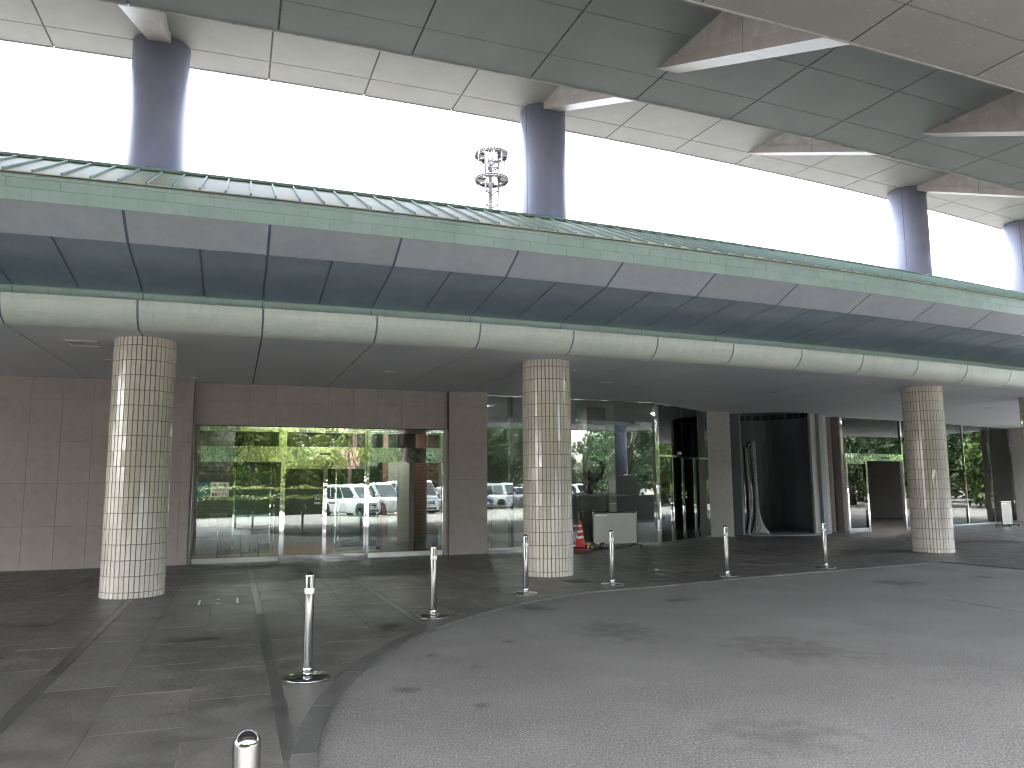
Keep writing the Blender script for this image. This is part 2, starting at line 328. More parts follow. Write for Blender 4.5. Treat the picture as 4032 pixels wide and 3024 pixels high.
# ================================================================== GROUND AND PAVEMENT
mb = MB(); mb.add([(-700, -700, 0), (700, -700, 0), (700, 700, 0), (-700, 700, 0)], [(0, 1, 2, 3)])
g = build(mb, 'asphalt_ground', 'asphalt'); g['kind'] = 'structure'
PZ = 0.022
KC, KR = (5.885, 6.165), 7.166
curve = []
for a in range(232, 128, -4):
    curve.append((KC[0] + KR * math.cos(R(a)), KC[1] + KR * math.sin(R(a))))
nj = 5.2
curve = [p for p in curve if p[1] < 11.5]
curve += [tuple(PT(106.12, 4.85)[:2]), tuple(PT(105.98, 5.6)[:2]), tuple(PT(105.72, 6.6)[:2]), tuple(PT(105.60, 7.6)[:2]), tuple(PT(105.52, 8.7)[:2]), tuple(PT(105.46, 9.76)[:2])]
corner = curve[-1]; back = tuple(PT(116.0, 9.70)[:2])
def offset(pts, d):
    o = []
    for i, p in enumerate(pts):
        q0, q1 = pts[max(0, i - 1)], pts[min(len(pts) - 1, i + 1)]; tx, ty = q1[0] - q0[0], q1[1] - q0[1]; l = math.hypot(tx, ty)
        o.append((p[0] - ty / l * d, p[1] + tx / l * d))
    return o
inner = offset(curve, 0.145)
def convex_ccw(pts):
    P = sorted(set((round(x, 4), round(y, 4)) for x, y in pts))
    def half(it):
        h = []
        for p in it:
            while len(h) > 1 and (h[-1][0] - h[-2][0]) * (p[1] - h[-2][1]) - (h[-1][1] - h[-2][1]) * (p[0] - h[-2][0]) <= 0: h.pop()
            h.append(p)
        return h
    return half(P)[:-1] + half(P[::-1])[:-1]
ic = (corner[0] + 0.10, corner[1] + 0.16)
CLIP = convex_ccw(inner[:-1] + [ic, (back[0] + 0.15, back[1]), (9, -9), (2, -9)])
inb = offset(curve, 0.10)
CLIPBED = convex_ccw(inb[:-1] + [(ic[0] - 0.03, ic[1] - 0.05), (back[0] + 0.12, back[1]), (9, -9), (2, -9)])
pav = link('pavement', None, None, (0, 0, 0)); pav['kind'] = 'structure'
# mortar bed under the slabs
mb = MB()
def sector_poly(r0, r1, n0, n1, gap=0.0):
    g0 = gap / 2
    return [tuple(PT(r_, n_ + s_ * g0 / (r_ * DTH))[:2]) for (r_, n_, s_) in ((r0 + g0, n0, 1), (r0 + g0, n1, -1), (r1 - g0, n1, -1), (r1 - g0, n0, 1))]
slabs = []          # (poly, r, n, kind)
rowp = 0.985
for n in range(-4, 22):
    cells = [(n, n + 0.058, 1), (n + 0.058, n + 0.352, 0), (n + 0.352, n + 0.68, 0), (n + 0.68, n + 1.0, 0)]
    for ci, (a, b, kd) in enumerate(cells):
        rr = 97.9 + (0 if kd else (0.33 * ci + 0.5 * ((n * 7) % 2)) % rowp) - rowp
        step = 1.35 if kd else rowp
        rmax = 114.6 if n < 4 else 108.4 if n < 9 else 112.6
        while rr < rmax:
            r0_, r1_ = max(rr, 97.6), min(rr + step, rmax)
            if n + 1 < 9.5 and n > 8.6: pass
            if r1_ - r0_ > 0.05: slabs.append((a, b, r0_, r1_, kd))
            rr += step
def clipped(poly):
    ps, rest = clip_out(poly, CLIP); 
    return [p for p in ps if area(p) > 2e-4], rest is None
bed = MB(); near = []; far = MB(); nfar = 0
for (a, b, r0_, r1_, kd) in slabs:
    pieces, whole = clipped(sector_poly(r0_, r1_, a, b, 0.007))
    if not pieces: continue
    for p in [q_ for q_ in clip_out(sector_poly(r0_, r1_, a, b, 0.0), CLIPBED)[0] if area(q_) > 1e-4]: bed.add([(x, y, PZ - 0.004) for x, y in p], [list(range(len(p)))])
    cx_ = sum(x for p in pieces for x, _ in p) / sum(len(p) for p in pieces); cy_ = sum(y for p in pieces for _, y in p) / sum(len(p) for p in pieces)
    d = math.hypot(cx_, cy_); vis = cy_ > 1.5 and abs(cx_) < 0.78 * cy_ + 1.2
    near.append((d if vis else 900 + d, kd, pieces, (cx_, cy_)))
near.sort(key=lambda t: t[0])
build(bed, 'mortar_bed', 'grout', pav)
cnt = {0: 0, 1: 0}
for (d, kd, pieces, (cx_, cy_)) in near:
    if d < 900 and cnt[kd] < (230 if kd == 0 else 60):
        cnt[kd] += 1; mb = MB()
        dz = random.uniform(-0.0012, 0.0012)
        for p in pieces: mb.prism(p, 0.001, PZ + dz)
        build(mb, 'paving_slab' if kd == 0 else 'paving_strip', 'paving' if kd == 0 else 'paving_dark', pav, (cx_, cy_, 0))
    else:
        for p in pieces: far.prism(p, 0.001, PZ, 0 if kd == 0 else 1)
fo = build(far, 'distant_slabs', ['paving', 'paving_dark'], pav); fo['kind'] = 'stuff'
# kerb stones along the curve
acc = 0.0; seg_start = 0; kpts = [(curve[0], inner[0])]
def kstone(lst):
    mb = MB(); poly = [p[0] for p in lst] + [p[1] for p in lst][::-1]; k = len(lst)
    for i in range(k - 1):
        q = [lst[i][0], lst[i + 1][0], lst[i + 1][1], lst[i][1]]; mb.prism(q, 0.001, PZ + 0.004)
    c0 = lst[len(lst) // 2][0]; build(mb, 'kerb_stone', 'kerbstone', pav, (c0[0], c0[1], 0))
fine_o, fine_i = [], []
for i in range(len(curve) - 1):
    for s in range(6):
        t = s / 6; fine_o.append((curve[i][0] * (1 - t) + curve[i + 1][0] * t, curve[i][1] * (1 - t) + curve[i + 1][1] * t))
        fine_i.append((inner[i][0] * (1 - t) + inner[i + 1][0] * t, inner[i][1] * (1 - t) + inner[i + 1][1] * t))
fine_i = [(x + (fo_[0] - x) * 0.07, y + (fo_[1] - y) * 0.07) for (x, y), fo_ in zip(fine_i, fine_o)]
cur = []; L_ = 0
for i in range(len(fine_o)):
    cur.append((fine_o[i], fine_i[i]))
    if len(cur) > 1: L_ += math.hypot(cur[-1][0][0] - cur[-2][0][0], cur[-1][0][1] - cur[-2][0][1])
    if L_ > 0.95 or i == len(fine_o) - 1:
        if len(cur) > 1: kstone(cur)
        o_ = cur[-1]; nx = fine_o[min(i + 1, len(fine_o) - 1)]; dl = math.hypot(nx[0] - o_[0][0], nx[1] - o_[0][1]) or 1
        sft = 0.012 / dl
        cur = [((o_[0][0] + (nx[0] - o_[0][0]) * sft, o_[0][1] + (nx[1] - o_[0][1]) * sft), (o_[1][0] + (nx[0] - o_[0][0]) * sft, o_[1][1] + (nx[1] - o_[0][1]) * sft))]; L_ = 0
# oil stains and scuffs on the asphalt and paving
def stainmat(nm, colr, dens):
    m = bpy.data.materials.new(nm); m.use_nodes = True; n = m.node_tree; L = n.links; n.nodes.clear()
    o_ = n.nodes.new('ShaderNodeOutputMaterial'); mx = n.nodes.new('ShaderNodeMixShader'); t = n.nodes.new('ShaderNodeBsdfTransparent'); d = n.nodes.new('ShaderNodeBsdfDiffuse'); d.inputs[0].default_value = rgb(colr)
    tc = n.nodes.new('ShaderNodeTexCoord'); ln = n.nodes.new('ShaderNodeVectorMath'); ln.operation = 'LENGTH'; L.new(tc.outputs['Object'], ln.inputs[0])
    ge = n.nodes.new('ShaderNodeNewGeometry'); tx = n.nodes.new('ShaderNodeTexNoise'); tx.inputs['Scale'].default_value = 5.0; tx.inputs['Detail'].default_value = 6.0; L.new(ge.outputs['Position'], tx.inputs['Vector'])
    a_ = n.nodes.new('ShaderNodeMath'); a_.operation = 'MULTIPLY_ADD'; a_.inputs[1].default_value = 2.4; a_.inputs[2].default_value = -0.2; L.new(tx.outputs[0], a_.inputs[0])
    b_ = n.nodes.new('ShaderNodeMath'); b_.operation = 'SUBTRACT'; L.new(a_.outputs[0], b_.inputs[0]); L.new(ln.outputs['Value'], b_.inputs[1])
    r_ = n.nodes.new('ShaderNodeMapRange'); r_.inputs[1].default_value = -0.05; r_.inputs[2].default_value = 0.95; r_.inputs[4].default_value = dens; L.new(b_.outputs[0], r_.inputs[0])
    L.new(r_.outputs[0], mx.inputs[0]); L.new(t.outputs[0], mx.inputs[1]); L.new(d.outputs[0], mx.inputs[2]); L.new(mx.outputs[0], o_.inputs['Surface']); MATS[nm] = m
stainmat('oil', (0.03, 0.029, 0.027), 0.36); stainmat('scuff', (0.19, 0.18, 0.17), 0.38)
mb = MB(); mb.add([(1.2 * math.cos(2 * math.pi * i / 16), 1.2 * math.sin(2 * math.pi * i / 16), 0) for i in range(16)], [list(range(16))])
st_me = {k: mb.mesh('stain', k) for k in ('oil', 'scuff')}
for (x, y, sx, sy, a, z, k) in ((-0.05, 8.0, 0.07, 0.12, 0, 0.002, 'oil'), (0.26, 10.12, 0.28, 0.40, 20, 0.002, 'oil'), (6.0, 12.4, 0.42, 0.5, 20, 0.002, 'oil'), (7.72, 13.1, 0.18, 0.3, 10, 0.002, 'oil'), (5.9, 10.05, 0.06, 0.75, 16, 0.002, 'oil'),
        (-0.75, 7.38, 0.07, 0.1, 0, 0.002, 'oil'), (-0.83, 6.18, 0.12, 0.14, 0, 0.002, 'oil'), (-0.24, 5.73, 0.08, 0.1, 0, 0.002, 'oil'), (-0.32, 6.9, 0.08, 0.12, 0, 0.002, 'oil'), (2.25, 10.8, 0.25, 0.35, -30, 0.002, 'oil'), (-1.35, 8.75, 0.26, 0.34, 30, PZ + 0.0025, 'oil'),
        (1.1, 8.6, 0.5, 0.7, 20, 0.0022, 'scuff'), (1.6, 5.0, 0.5, 0.4, 0, 0.0022, 'scuff'), (2.6, 7.6, 0.6, 0.8, 40, 0.0022, 'scuff'), (-3.4, 6.9, 0.5, 0.25, 15, PZ + 0.0025, 'scuff'), (-2.6, 5.6, 0.5, 0.2, 10, PZ + 0.0025, 'scuff'), (-4.6, 8.2, 0.7, 0.25, 18, PZ + 0.0025, 'scuff'), (-4.2, 9.4, 0.6, 0.22, 12, PZ + 0.0025, 'scuff'), (-2.2, 4.6, 0.5, 0.18, 12, PZ + 0.0025, 'scuff'), (-5.4, 9.0, 0.4, 0.2, 15, PZ + 0.0025, 'oil'), (-3.2, 8.1, 0.35, 0.16, 15, PZ + 0.0025, 'oil')):
    o = link('stain', st_me[k], None, (x, y, z), R(a)); o.scale = (sx, sy, 1); o['kind'] = 'structure'
mb = MB(); rg = random.Random(5)
for (x, y) in [(3.2, 6.65), (2.76, 7.21), (2.01, 6.62), (2.7, 5.83), (3.36, 6.27), (0.17, 6.94), (-0.41, 5.03)] + [(rg.uniform(-0.5, 6), rg.uniform(4, 13)) for _ in range(2)]:
    a = rg.uniform(0, 6.28); l_ = rg.uniform(0.006, 0.013); mb.prism([(x + l_ * math.cos(a + t), y + 0.5 * l_ * math.sin(a + t) ) for t in (0, 1.6, 3.1, 4.6)], 0.001, 0.006)
o = build(mb, 'litter_grit', 'soil'); o['kind'] = 'stuff'; o['label'] = 'pale grit and leaf bits scattered on the asphalt'; o['category'] = 'litter'
# ================================================================== ENTRANCE BUILDING
B0 = PT(99.4, 6.0)
bl = empty('entrance_building', B0, 'long curved low building with pink granite wall, glazed entrances and green copper roof', 'building')
def bpart(mb, name, mats, parent=bl): return build(mb, name, mats, parent, B0)
NA, NB = -11, 22  # unseen ends, set to hold back light at left and admit it at right
# --- granite wall
ZC = 3.71
mb = MB()
polar_solid(mb, rect(98.9, 99.375, 0, ZC + 0.3), NA, 1.268, 10)
polar_solid(mb, rect(98.9, 99.228, 2.83, ZC + 0.3), 1.268, 4.772, 6)
polar_solid(mb, rect(98.9, 99.375, 0, ZC + 0.3), 4.772, 5.366, 2)
wall = bpart(mb, 'wall', 'ceiling_joint')
zr = [0.024, 0.833, 1.65, 2.455, 3.262, ZC - 0.004]
ns = [0.0885 + 0.3535 * k for k in range(-30, 4)] + [1.268]
for i in range(len(ns) - 1):
    for j in range(5):
        polar_piece('granite_tile', ('wt', j), rect(99.36, 99.4, zr[j] + 0.002, zr[j + 1] - 0.002), ns[i + 1] - ns[i], 'pink_granite', wall, 99.4, ns[i], 1, 0.004)
hz = [2.83, 3.34, ZC - 0.004]; hn = [1.268, 1.611, 1.963, 2.3155, 2.668, 3.0205, 3.373, 3.7255, 4.078, 4.4305, 4.772]
for i in range(10):
    for j in range(2):
        polar_piece('granite_tile', ('ht', j), rect(99.215, 99.25, hz[j] + 0.002, hz[j + 1] - 0.002), hn[i + 1] - hn[i], 'pink_granite', wall, 99.25, hn[i], 1, 0.004)
pz = [0.024, 0.865, 1.69, 2.52, 3.35, ZC - 0.004]
for j in range(5): polar_piece('granite_tile', ('pt', j), rect(99.36, 99.4, pz[j] + 0.002, pz[j + 1] - 0.002), 5.366 - 4.772, 'pink_granite', wall, 99.4, 4.772, 1, 0.002)
mb = MB()
for (a, b) in ((1.268, 1.290), (4.738, 4.772)): polar_solid(mb, rect(98.95, 99.33, 0.024, 2.83), a, b, 1)
bpart(mb, 'jamb_lining', 'pink_granite')
# --- lower ceiling
NC, NRAD = (8.1, 25.4), 1.75
circ = [(NC[0] + NRAD * math.cos(2 * math.pi * i / 40), NC[1] + NRAD * math.sin(2 * math.pi * i / 40)) for i in range(40)]
mb = MB()
for n in range(NA, NB):
    for p in (clip_out(sector_poly(88, 104.72, n, n + 1, 0), circ)[0] if 8 <= n <= 15 else [sector_poly(88, 104.72, n, n + 1, 0)]):
        mb.prism(p, ZC + 0.012, ZC + 0.2)
ceil = bpart(mb, 'ceiling', 'ceiling_joint')
for n in range(NA, NB):
    poly = sector_poly(89, 104.70, n, n + 1, 0.014)
    if 8 <= n <= 15:
        ps = [p for p in clip_out(poly, circ)[0] if area(p) > 1e-3]
        if not ps: continue
        mb = MB()
        for p in ps: mb.prism(p, ZC, ZC + 0.013)
        build(mb, 'ceiling_panel', 'ceiling_paint', ceil, PT(100, n + 0.5, ZC))
    else:
        polar_piece('ceiling_panel', 'cp', rect(89, 104.70, ZC, ZC + 0.013), 1.0, 'ceiling_paint', ceil, 104.0, n, 1, 0.022)
dl = None
for k, n in enumerate((-2.4, 0.51, 3.52, 6.47, 9.42, 12.2, 14.96, 17.9)):
    if dl is None:
        mb = MB(); mb.lathe([(0.105, 0.0), (0.105, -0.012), (0.085, -0.014), (0.080, -0.001)], 24); dl = mb.mesh('downlight_ring', 'white_trim')
        mb = MB(); mb.lathe([(0.079, -0.002), (0.03, -0.004), (0.0, -0.004)], 20, cap=False); dl2 = mb.mesh('downlight', 'lamp_reflector')
    link('downlight_ring', dl, ceil, PT(101.9, n, ZC), 0.0); link('downlight_reflector', dl2, ceil, PT(101.9, n, ZC), 0.0)
mb = MB()
for (r0_, r1_, a, b) in ((103.24, 103.26, 0.30, 0.57), (103.70, 103.72, 0.30, 0.57), (103.26, 103.70, 0.30, 0.312), (103.26, 103.70, 0.558, 0.57)):
    polar_solid(mb, rect(r0_, r1_, ZC - 0.012, ZC - 0.0005), a, b, 1)
build(mb, 'ceiling_hatch_frame', 'white_trim', ceil, PT(103.5, 0.43, ZC))
for n_, r_ in ((5.09, 101.57), (1.27, 99.95), (5.57, 103.2), (12.9, 100.3), (9.0, 100.2)):
    mb = MB(); p = PT(r_, n_, ZC); mb.lathe([(0.045, 0), (0.045, -0.012), (0.015, -0.02), (0.0, -0.02)], 16, p, cap=False); build(mb, 'sprinkler_plate', 'white_trim', ceil, p)
# --- bullnose fascia
q = []
for i in range(11):
    t = math.pi / 2 * i / 10; q.append((104.68 + 0.35 * math.sin(t), 4.06 - 0.352 * math.cos(t)))
bprof = q + [(105.03, 4.075), (105.018, 4.075)] + [(104.68 + 0.337 * math.sin(t), 4.06 - 0.339 * math.cos(t)) for t in [math.pi / 2 * (10 - i) / 10 for i in range(11)]]
mb = MB(); core = [(104.45, 3.715)] + [(104.68 + 0.338 * math.sin(math.pi / 2 * i / 10), 4.06 - 0.34 * math.cos(math.pi / 2 * i / 10)) for i in range(11)] + [(105.0, 4.07), (104.45, 4.07)]
polar_solid(mb, core, NA, NB, (NB - NA) * 2)
bull = bpart(mb, 'bullnose_fascia', 'joint_blue')
for n in range(NA, NB): polar_piece('copper_panel', 'bn', bprof, 1.0, 'bull_copper', bull, 105.0, n, 4, 0.028, smooth=False)
mb = MB(); polar_solid(mb, rect(104.40, 104.512, 4.06, 4.33), NA, NB, (NB - NA) * 2)
fl = bpart(mb, 'flashing_strip', 'joint_blue')
for n in range(NA, NB): polar_piece('flashing_sheet', 'fs', rect(104.505, 104.52, 4.065, 4.285), 1.0, 'flashing', fl, 104.5, n, 2, 0.016)
mb = MB(); polar_solid(mb, rect(104.50, 105.0, 4.055, 4.072), NA, NB, (NB - NA) * 2); bpart(mb, 'ledge', 'flashing')
mb = MB(); polar_solid(mb, rect(104.515, 104.535, 4.285, 4.305), NA, NB, (NB - NA) * 2); bpart(mb, 'soffit_trim', 'roof_edge')
# --- eave soffit, two tiers
Z1, Z2, Z3 = 4.297, 4.534, 4.780
RA, RB_, RC = 104.518, 106.147, 106.671
mb = MB(); polar_solid(mb, [(RA, Z1 + 0.012), (RB_, Z2 + 0.012), (RC, Z3 + 0.012), (RC, Z3 + 0.06), (RA, Z1 + 0.3)], NA, NB, (NB - NA) * 2)
sof = bpart(mb, 'eave_soffit', 'joint_blue')
for n in range(NA, NB):
    for h in (0, 0.5):
        polar_piece('soffit_panel', 'sl', [(RA, Z1), (RB_ - 0.012, Z2 - 0.0015), (RB_ - 0.012, Z2 + 0.012), (RA, Z1 + 0.014)], 0.5, 'soffit_lower_shaded', sof, 105.5, n + h, 2, 0.028)
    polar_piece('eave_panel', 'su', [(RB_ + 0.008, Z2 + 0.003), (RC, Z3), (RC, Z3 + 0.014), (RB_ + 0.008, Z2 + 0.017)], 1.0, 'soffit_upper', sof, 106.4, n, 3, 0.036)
# --- green fascia, three courses
mb = MB(); polar_solid(mb, [(RC - 0.05, Z3 + 0.012), (RC + 0.010, Z3 + 0.005), (RC - 0.004, 5.03), (RC - 0.03, 5.10), (RC - 0.2, 5.10)], NA, NB, (NB - NA) * 2)
fas = bpart(mb, 'roof_fascia', 'roof_edge')
cA = [(RC + 0.002, Z3 - 0.006), (RC + 0.018, Z3 - 0.006), (RC + 0.013, 4.921), (RC + 0.0, 4.921)]
cB = [(RC - 0.003, 4.925), (RC + 0.010, 4.925), (RC + 0.003, 5.040), (RC - 0.006, 5.040)]
cC = [(RC - 0.008, 5.044), (RC + 0.004, 5.044), (RC + 0.002, 5.075), (RC - 0.02, 5.100), (RC - 0.05, 5.108), (RC - 0.06, 5.098)]
for n in range(NA, NB):
    seg3 = -2 <= n <= 14
    for k in range(3 if seg3 else 1):
        w_ = 1 / 3 if seg3 else 1.0
        polar_piece('fascia_sheet', 'fA', cA, w_, 'green_copper', fas, 106.6, n + k * w_ + 0.1, 1, 0.004)
        polar_piece('fascia_sheet', 'fB', cB, w_, 'green_copper', fas, 106.6, n + k * w_ + 0.27, 1, 0.004)
    polar_piece('fascia_moulding', 'fC', cC, 1.0, 'flashing', fas, 106.6, n + 0.45, 3, 0.004)
# --- roof pans and standing seams
E0, E1 = (106.575, 5.150), (104.96, 5.945)
mb = MB(); polar_solid(mb, [(106.55, 5.10), (106.575, 5.135), (104.96, 5.93), (104.80, 5.93), (104.80, 5.0), (106.4, 5.0)], NA, NB, (NB - NA) * 2)
roof = bpart(mb, 'roof', 'joint_blue')
sp = 0.1802; k0 = int((-2.0 - 0.234) / sp); k1 = int((14.5 - 0.234) / sp)
pan = [(E0[0] + 0.015, E0[1] - 0.012), (E0[0] + 0.02, E0[1]), (E1[0], E1[1] + 0.002), (E1[0], E1[1] - 0.008)]
seam = [(E0[0] + 0.025, E0[1] - 0.006), (E0[0] + 0.025, E0[1] + 0.030), (E1[0], E1[1] + 0.034), (E1[0], E1[1] - 0.004)]
rest_ = MB()
for k in range(int((NA - 0.234) / sp) + 1, int((NB - 0.234) / sp)):
    n = 0.234 + k * sp
    if k0 <= k <= k1:
        polar_piece('roof_pan', 'rp', pan, sp, 'roof_copper', roof, 106.0, n, 1, 0.0)
        polar_piece('standing_seam', 'rs', seam, 0.0125, 'roof_edge', roof, 106.0, n - 0.006, 1, 0.0)
    else:
        polar_solid(rest_, pan, n, n + sp, 1); polar_solid(rest_, seam, n - 0.006, n + 0.006, 1)
o = bpart(rest_, 'distant_roof_pans', 'roof_copper', roof); o['kind'] = 'stuff'
mb = MB(); polar_solid(mb, [(105.03, 5.93), (105.03, 5.965), (104.99, 5.99), (104.84, 5.99), (104.80, 5.95), (104.80, 5.93)], NA, NB, (NB - NA) * 2)
bpart(mb, 'ridge_cap', 'roof_edge')
mb = MB(); polar_solid(mb, rect(88, 104.8, 5.2, 5.35), NA, NB, (NB - NA)); bpart(mb, 'flat_roof', 'roof_gravel')
# ------------------------------------------------------------------ glazed screens
def screen(name, mb, mats): return bpart(mb, name, mats)
# entrance screen (left)
mb = MB()
polar_solid(mb, rect(99.10, 99.215, 2.765, 2.815), 1.29, 4.738, 4)
for (a, b) in ((1.29, 1.318), (4.708, 4.738)): polar_solid(mb, rect(99.10, 99.212, 0.022, 2.765), a, b, 1)
for (a, b) in ((2.410, 2.443), (3.588, 3.622)): polar_solid(mb, rect(99.10, 99.225, 0.022, 2.812), a, b, 1)
for (a, b) in ((1.318, 2.410), (2.443, 3.588), (3.622, 4.708)):
    polar_solid(mb, rect(99.12, 99.205, 2.075, 2.33), a, b, 2)
    for (z0, z1) in ((2.33, 2.405), (2.715, 2.765)): polar_solid(mb, rect(99.12, 99.198, z0, z1), a, b, 2)
    for (c_, d_) in ((a, a + 0.035), (b - 0.035, b)): polar_solid(mb, rect(99.12, 99.198, 2.405, 2.715), c_, d_, 1)
polar_solid(mb, rect(99.11, 99.208, 1.995, 2.075), 2.443, 3.588, 2)
es = screen('entrance_screen', mb, 'mirror_steel')
for (a, b) in ((1.318, 2.410), (3.622, 4.708)):
    mb = MB(); polar_solid(mb, rect(99.10, 99.222, 0.022, 0.118), a, b, 1); build(mb, 'sill', 'sill_steel', es, PT(99.2, a))
for (a, b, z0, z1) in ((1.318, 2.410, 0.118, 2.075), (3.622, 4.708, 0.118, 2.075)) + tuple((a, b, 2.405, 2.715) for (a, b) in ((1.353, 2.375), (2.478, 3.553), (3.657, 4.673))):
    mb = MB(); polar_solid(mb, rect(99.150, 99.160, z0, z1), a, b, 1); build(mb, 'glass_pane', 'pane_glass', es, PT(99.15, (a + b) / 2, z0))
for (a, b) in ((2.446, 3.011), (3.013, 3.585)):
    mb = MB(); c0 = PT(99.15, (a + b) / 2, 0.0)
    for (c_, d_) in ((a, a + 0.026), (b - 0.026, b)): polar_solid(mb, rect(99.125, 99.185, 0.03, 1.99), c_, d_, 1)
    polar_solid(mb, rect(99.128, 99.182, 0.03, 0.125), a + 0.026, b - 0.026, 1); polar_solid(mb, rect(99.128, 99.182, 1.94, 1.99), a + 0.026, b - 0.026, 1)
    build(mb, 'sliding_door_frame', 'mirror_steel', es, c0)
    mb = MB(); polar_solid(mb, rect(99.150, 99.158, 0.125, 1.94), a + 0.026, b - 0.026, 1); build(mb, 'sliding_door_glass', 'door_glass', es, c0)
    # warning triangle and arrow stickers
    n_ = b - 0.10 if a < 2.9 else a + 0.10
    mb = MB(); ctr = PT(99.166, n_, 1.33); t = Vector((math.cos(TH(n_)), math.sin(TH(n_)), 0)); w_ = Vector((math.sin(TH(n_)), -math.cos(TH(n_)), 0))
    for i_, (poly) in enumerate(([(-0.065, -0.055), (0.065, -0.055), (0, 0.062)], [(-0.075, -0.125), (-0.05, -0.15), (0.065, -0.15), (0.065, -0.10), (-0.05, -0.10)] if a < 2.9 else [(0.075, -0.125), (0.05, -0.10), (-0.065, -0.10), (-0.065, -0.15), (0.05, -0.15)])):
        k = len(poly); f_ = [ctr + t * x + Vector((0, 0, y)) for x, y in poly]; g_ = [p + w_ * 0.002 for p in f_]
        mb.add(f_ + g_, [list(range(k)), list(range(k, 2 * k))] + [(i, (i + 1) % k, k + (i + 1) % k, k + i) for i in range(k)])
    build(mb, 'door_sticker', 'tape', es, ctr)
    mb = MB()
    for poly in ([(-0.008, -0.04), (0.008, -0.04), (0.008, 0.01), (0.022, 0.01), (0, 0.04), (-0.022, 0.01), (-0.008, 0.01)], [(-0.04, -0.03), (-0.02, -0.04), (-0.02, -0.02)], [(0.04, -0.03), (0.02, -0.02), (0.02, -0.04)]):
        mb.add([ctr + t * x + Vector((0, 0, y)) + w_ * 0.0035 for x, y in poly], [list(range(len(poly)))])
    build(mb, 'sticker_mark', 'ink', es, ctr)
mb = MB(); polar_solid(mb, rect(99.205, 99.235, 2.235, 2.275), 2.93, 3.07, 1); build(mb, 'door_sensor', 'dark_frame', es, PT(99.22, 3.0, 2.25))
mb = MB(); polar_solid(mb, rect(99.2355, 99.2375, 2.243, 2.268), 2.938, 3.062, 1); build(mb, 'sensor_lens', 'steel', es, PT(99.23, 3.0, 2.25))
# corner glazing
GN = [5.392, 5.88, 6.49, 7.111, 7.722, 8.492]
mb = MB()
polar_solid(mb, rect(98.98, 99.09, 0.022, 0.115), 5.366, 8.545, 4); polar_solid(mb, rect(98.99, 99.085, ZC - 0.03, ZC - 0.002), 5.366, 8.545, 4)
polar_solid(mb, rect(98.98, 99.10, 0.115, ZC - 0.03), 5.366, 5.388, 1); polar_solid(mb, rect(98.95, 99.11, 0.022, ZC - 0.002), 8.497, 8.548, 1)
cs = screen('corner_glazing', mb, 'mirror_steel')
for i in range(5):
    mb = MB(); polar_solid(mb, rect(99.04, 99.052, 0.115, ZC - 0.03), GN[i] + 0.004, GN[i + 1] - 0.004, 1); build(mb, 'glass_pane', 'pane_glass', cs, PT(99.05, (GN[i] + GN[i + 1]) / 2, 0.115))
for n_ in GN[1:5]:
    mb = MB(); polar_solid(mb, rect(98.72, 99.035, 0.115, ZC - 0.03), n_ - 0.005, n_ + 0.005, 1); build(mb, 'glass_fin', 'fin_glass', cs, PT(98.9, n_, 0.115))
# angled door screen
G0, G1 = tuple(PT(99.0, 8.575)[:2]), (5.76, 23.18)
GL = math.hypot(G1[0] - G0[0], G1[1] - G0[1])
def T(P): return ((P[0] - G0[0]) * (G1[0] - G0[0]) + (P[1] - G0[1]) * (G1[1] - G0[1])) / GL
st = [0.0, 0.86, 1.62, 2.42, GL]
mb = MB()
for (a, b) in ((0.0, 0.05), (GL - 0.05, GL)): mb.seg_box(G0, G1, a, b, 0.022, ZC - 0.002, -0.05, 0.05)
for t in st[1:4]: mb.seg_box(G0, G1, t - 0.022, t + 0.022, 0.022, 2.28, -0.04, 0.04)
mb.seg_box(G0, G1, 0.05, GL - 0.05, 2.285, 2.335, -0.035, 0.035); mb.seg_box(G0, G1, 0.05, GL - 0.05, ZC - 0.03, ZC - 0.003, -0.03, 0.03)
mb.seg_box(G0, G1, 0.05, GL - 0.05, 0.022, 0.075, -0.03, 0.03)
ds = screen('angled_door_screen', mb, 'mirror_steel')
for i in range(4):
    a, b = st[i] + 0.03, st[i + 1] - 0.03
    mb = MB(); mb.seg_box(G0, G1, a, b, 0.075, 2.28, -0.005, 0.005); build(mb, 'glass_door', 'door_glass', ds, (*G0, 0))
for (a, b) in ((0.05, GL * 0.5), (GL * 0.5, GL - 0.05)):
    mb = MB(); mb.seg_box(G0, G1, a + 0.003, b - 0.003, 2.335, ZC - 0.03, -0.006, 0.006); build(mb, 'glass_pane', 'pane_glass', ds, (*G0, 2.3))
mb = MB(); mb.seg_box(G0, G1, 1.25, 1.42, 2.37, 2.44, 0.01, 0.06); build(mb, 'door_sensor', 'white_trim', ds, (*G0, 2.3))
for t in (1.56, 1.68):
    mb = MB(); P_ = Vector((*G0, 0)); u_ = Vector((G1[0] - G0[0], G1[1] - G0[1], 0)) / GL; w_ = Vector((u_.y, -u_.x, 0))
    c_ = P_ + u_ * (t + (0.07 if t > 1.6 else -0.07)) + w_ * 0.012 + Vector((0, 0, 1.33))
    for poly in ([(-0.05, -0.05), (0.05, -0.05), (0, 0.06)], [(-0.05, -0.15), (0.05, -0.15), (0.05, -0.10), (-0.05, -0.10)]):
        mb.add([c_ + u_ * x + Vector((0, 0, y)) for x, y in poly] + [c_ + u_ * x + Vector((0, 0, y)) + w_ * 0.002 for x, y in poly], [list(range(len(poly))), list(range(len(poly), 2 * len(poly)))])
    build(mb, 'door_sticker', 'tape', ds, c_)
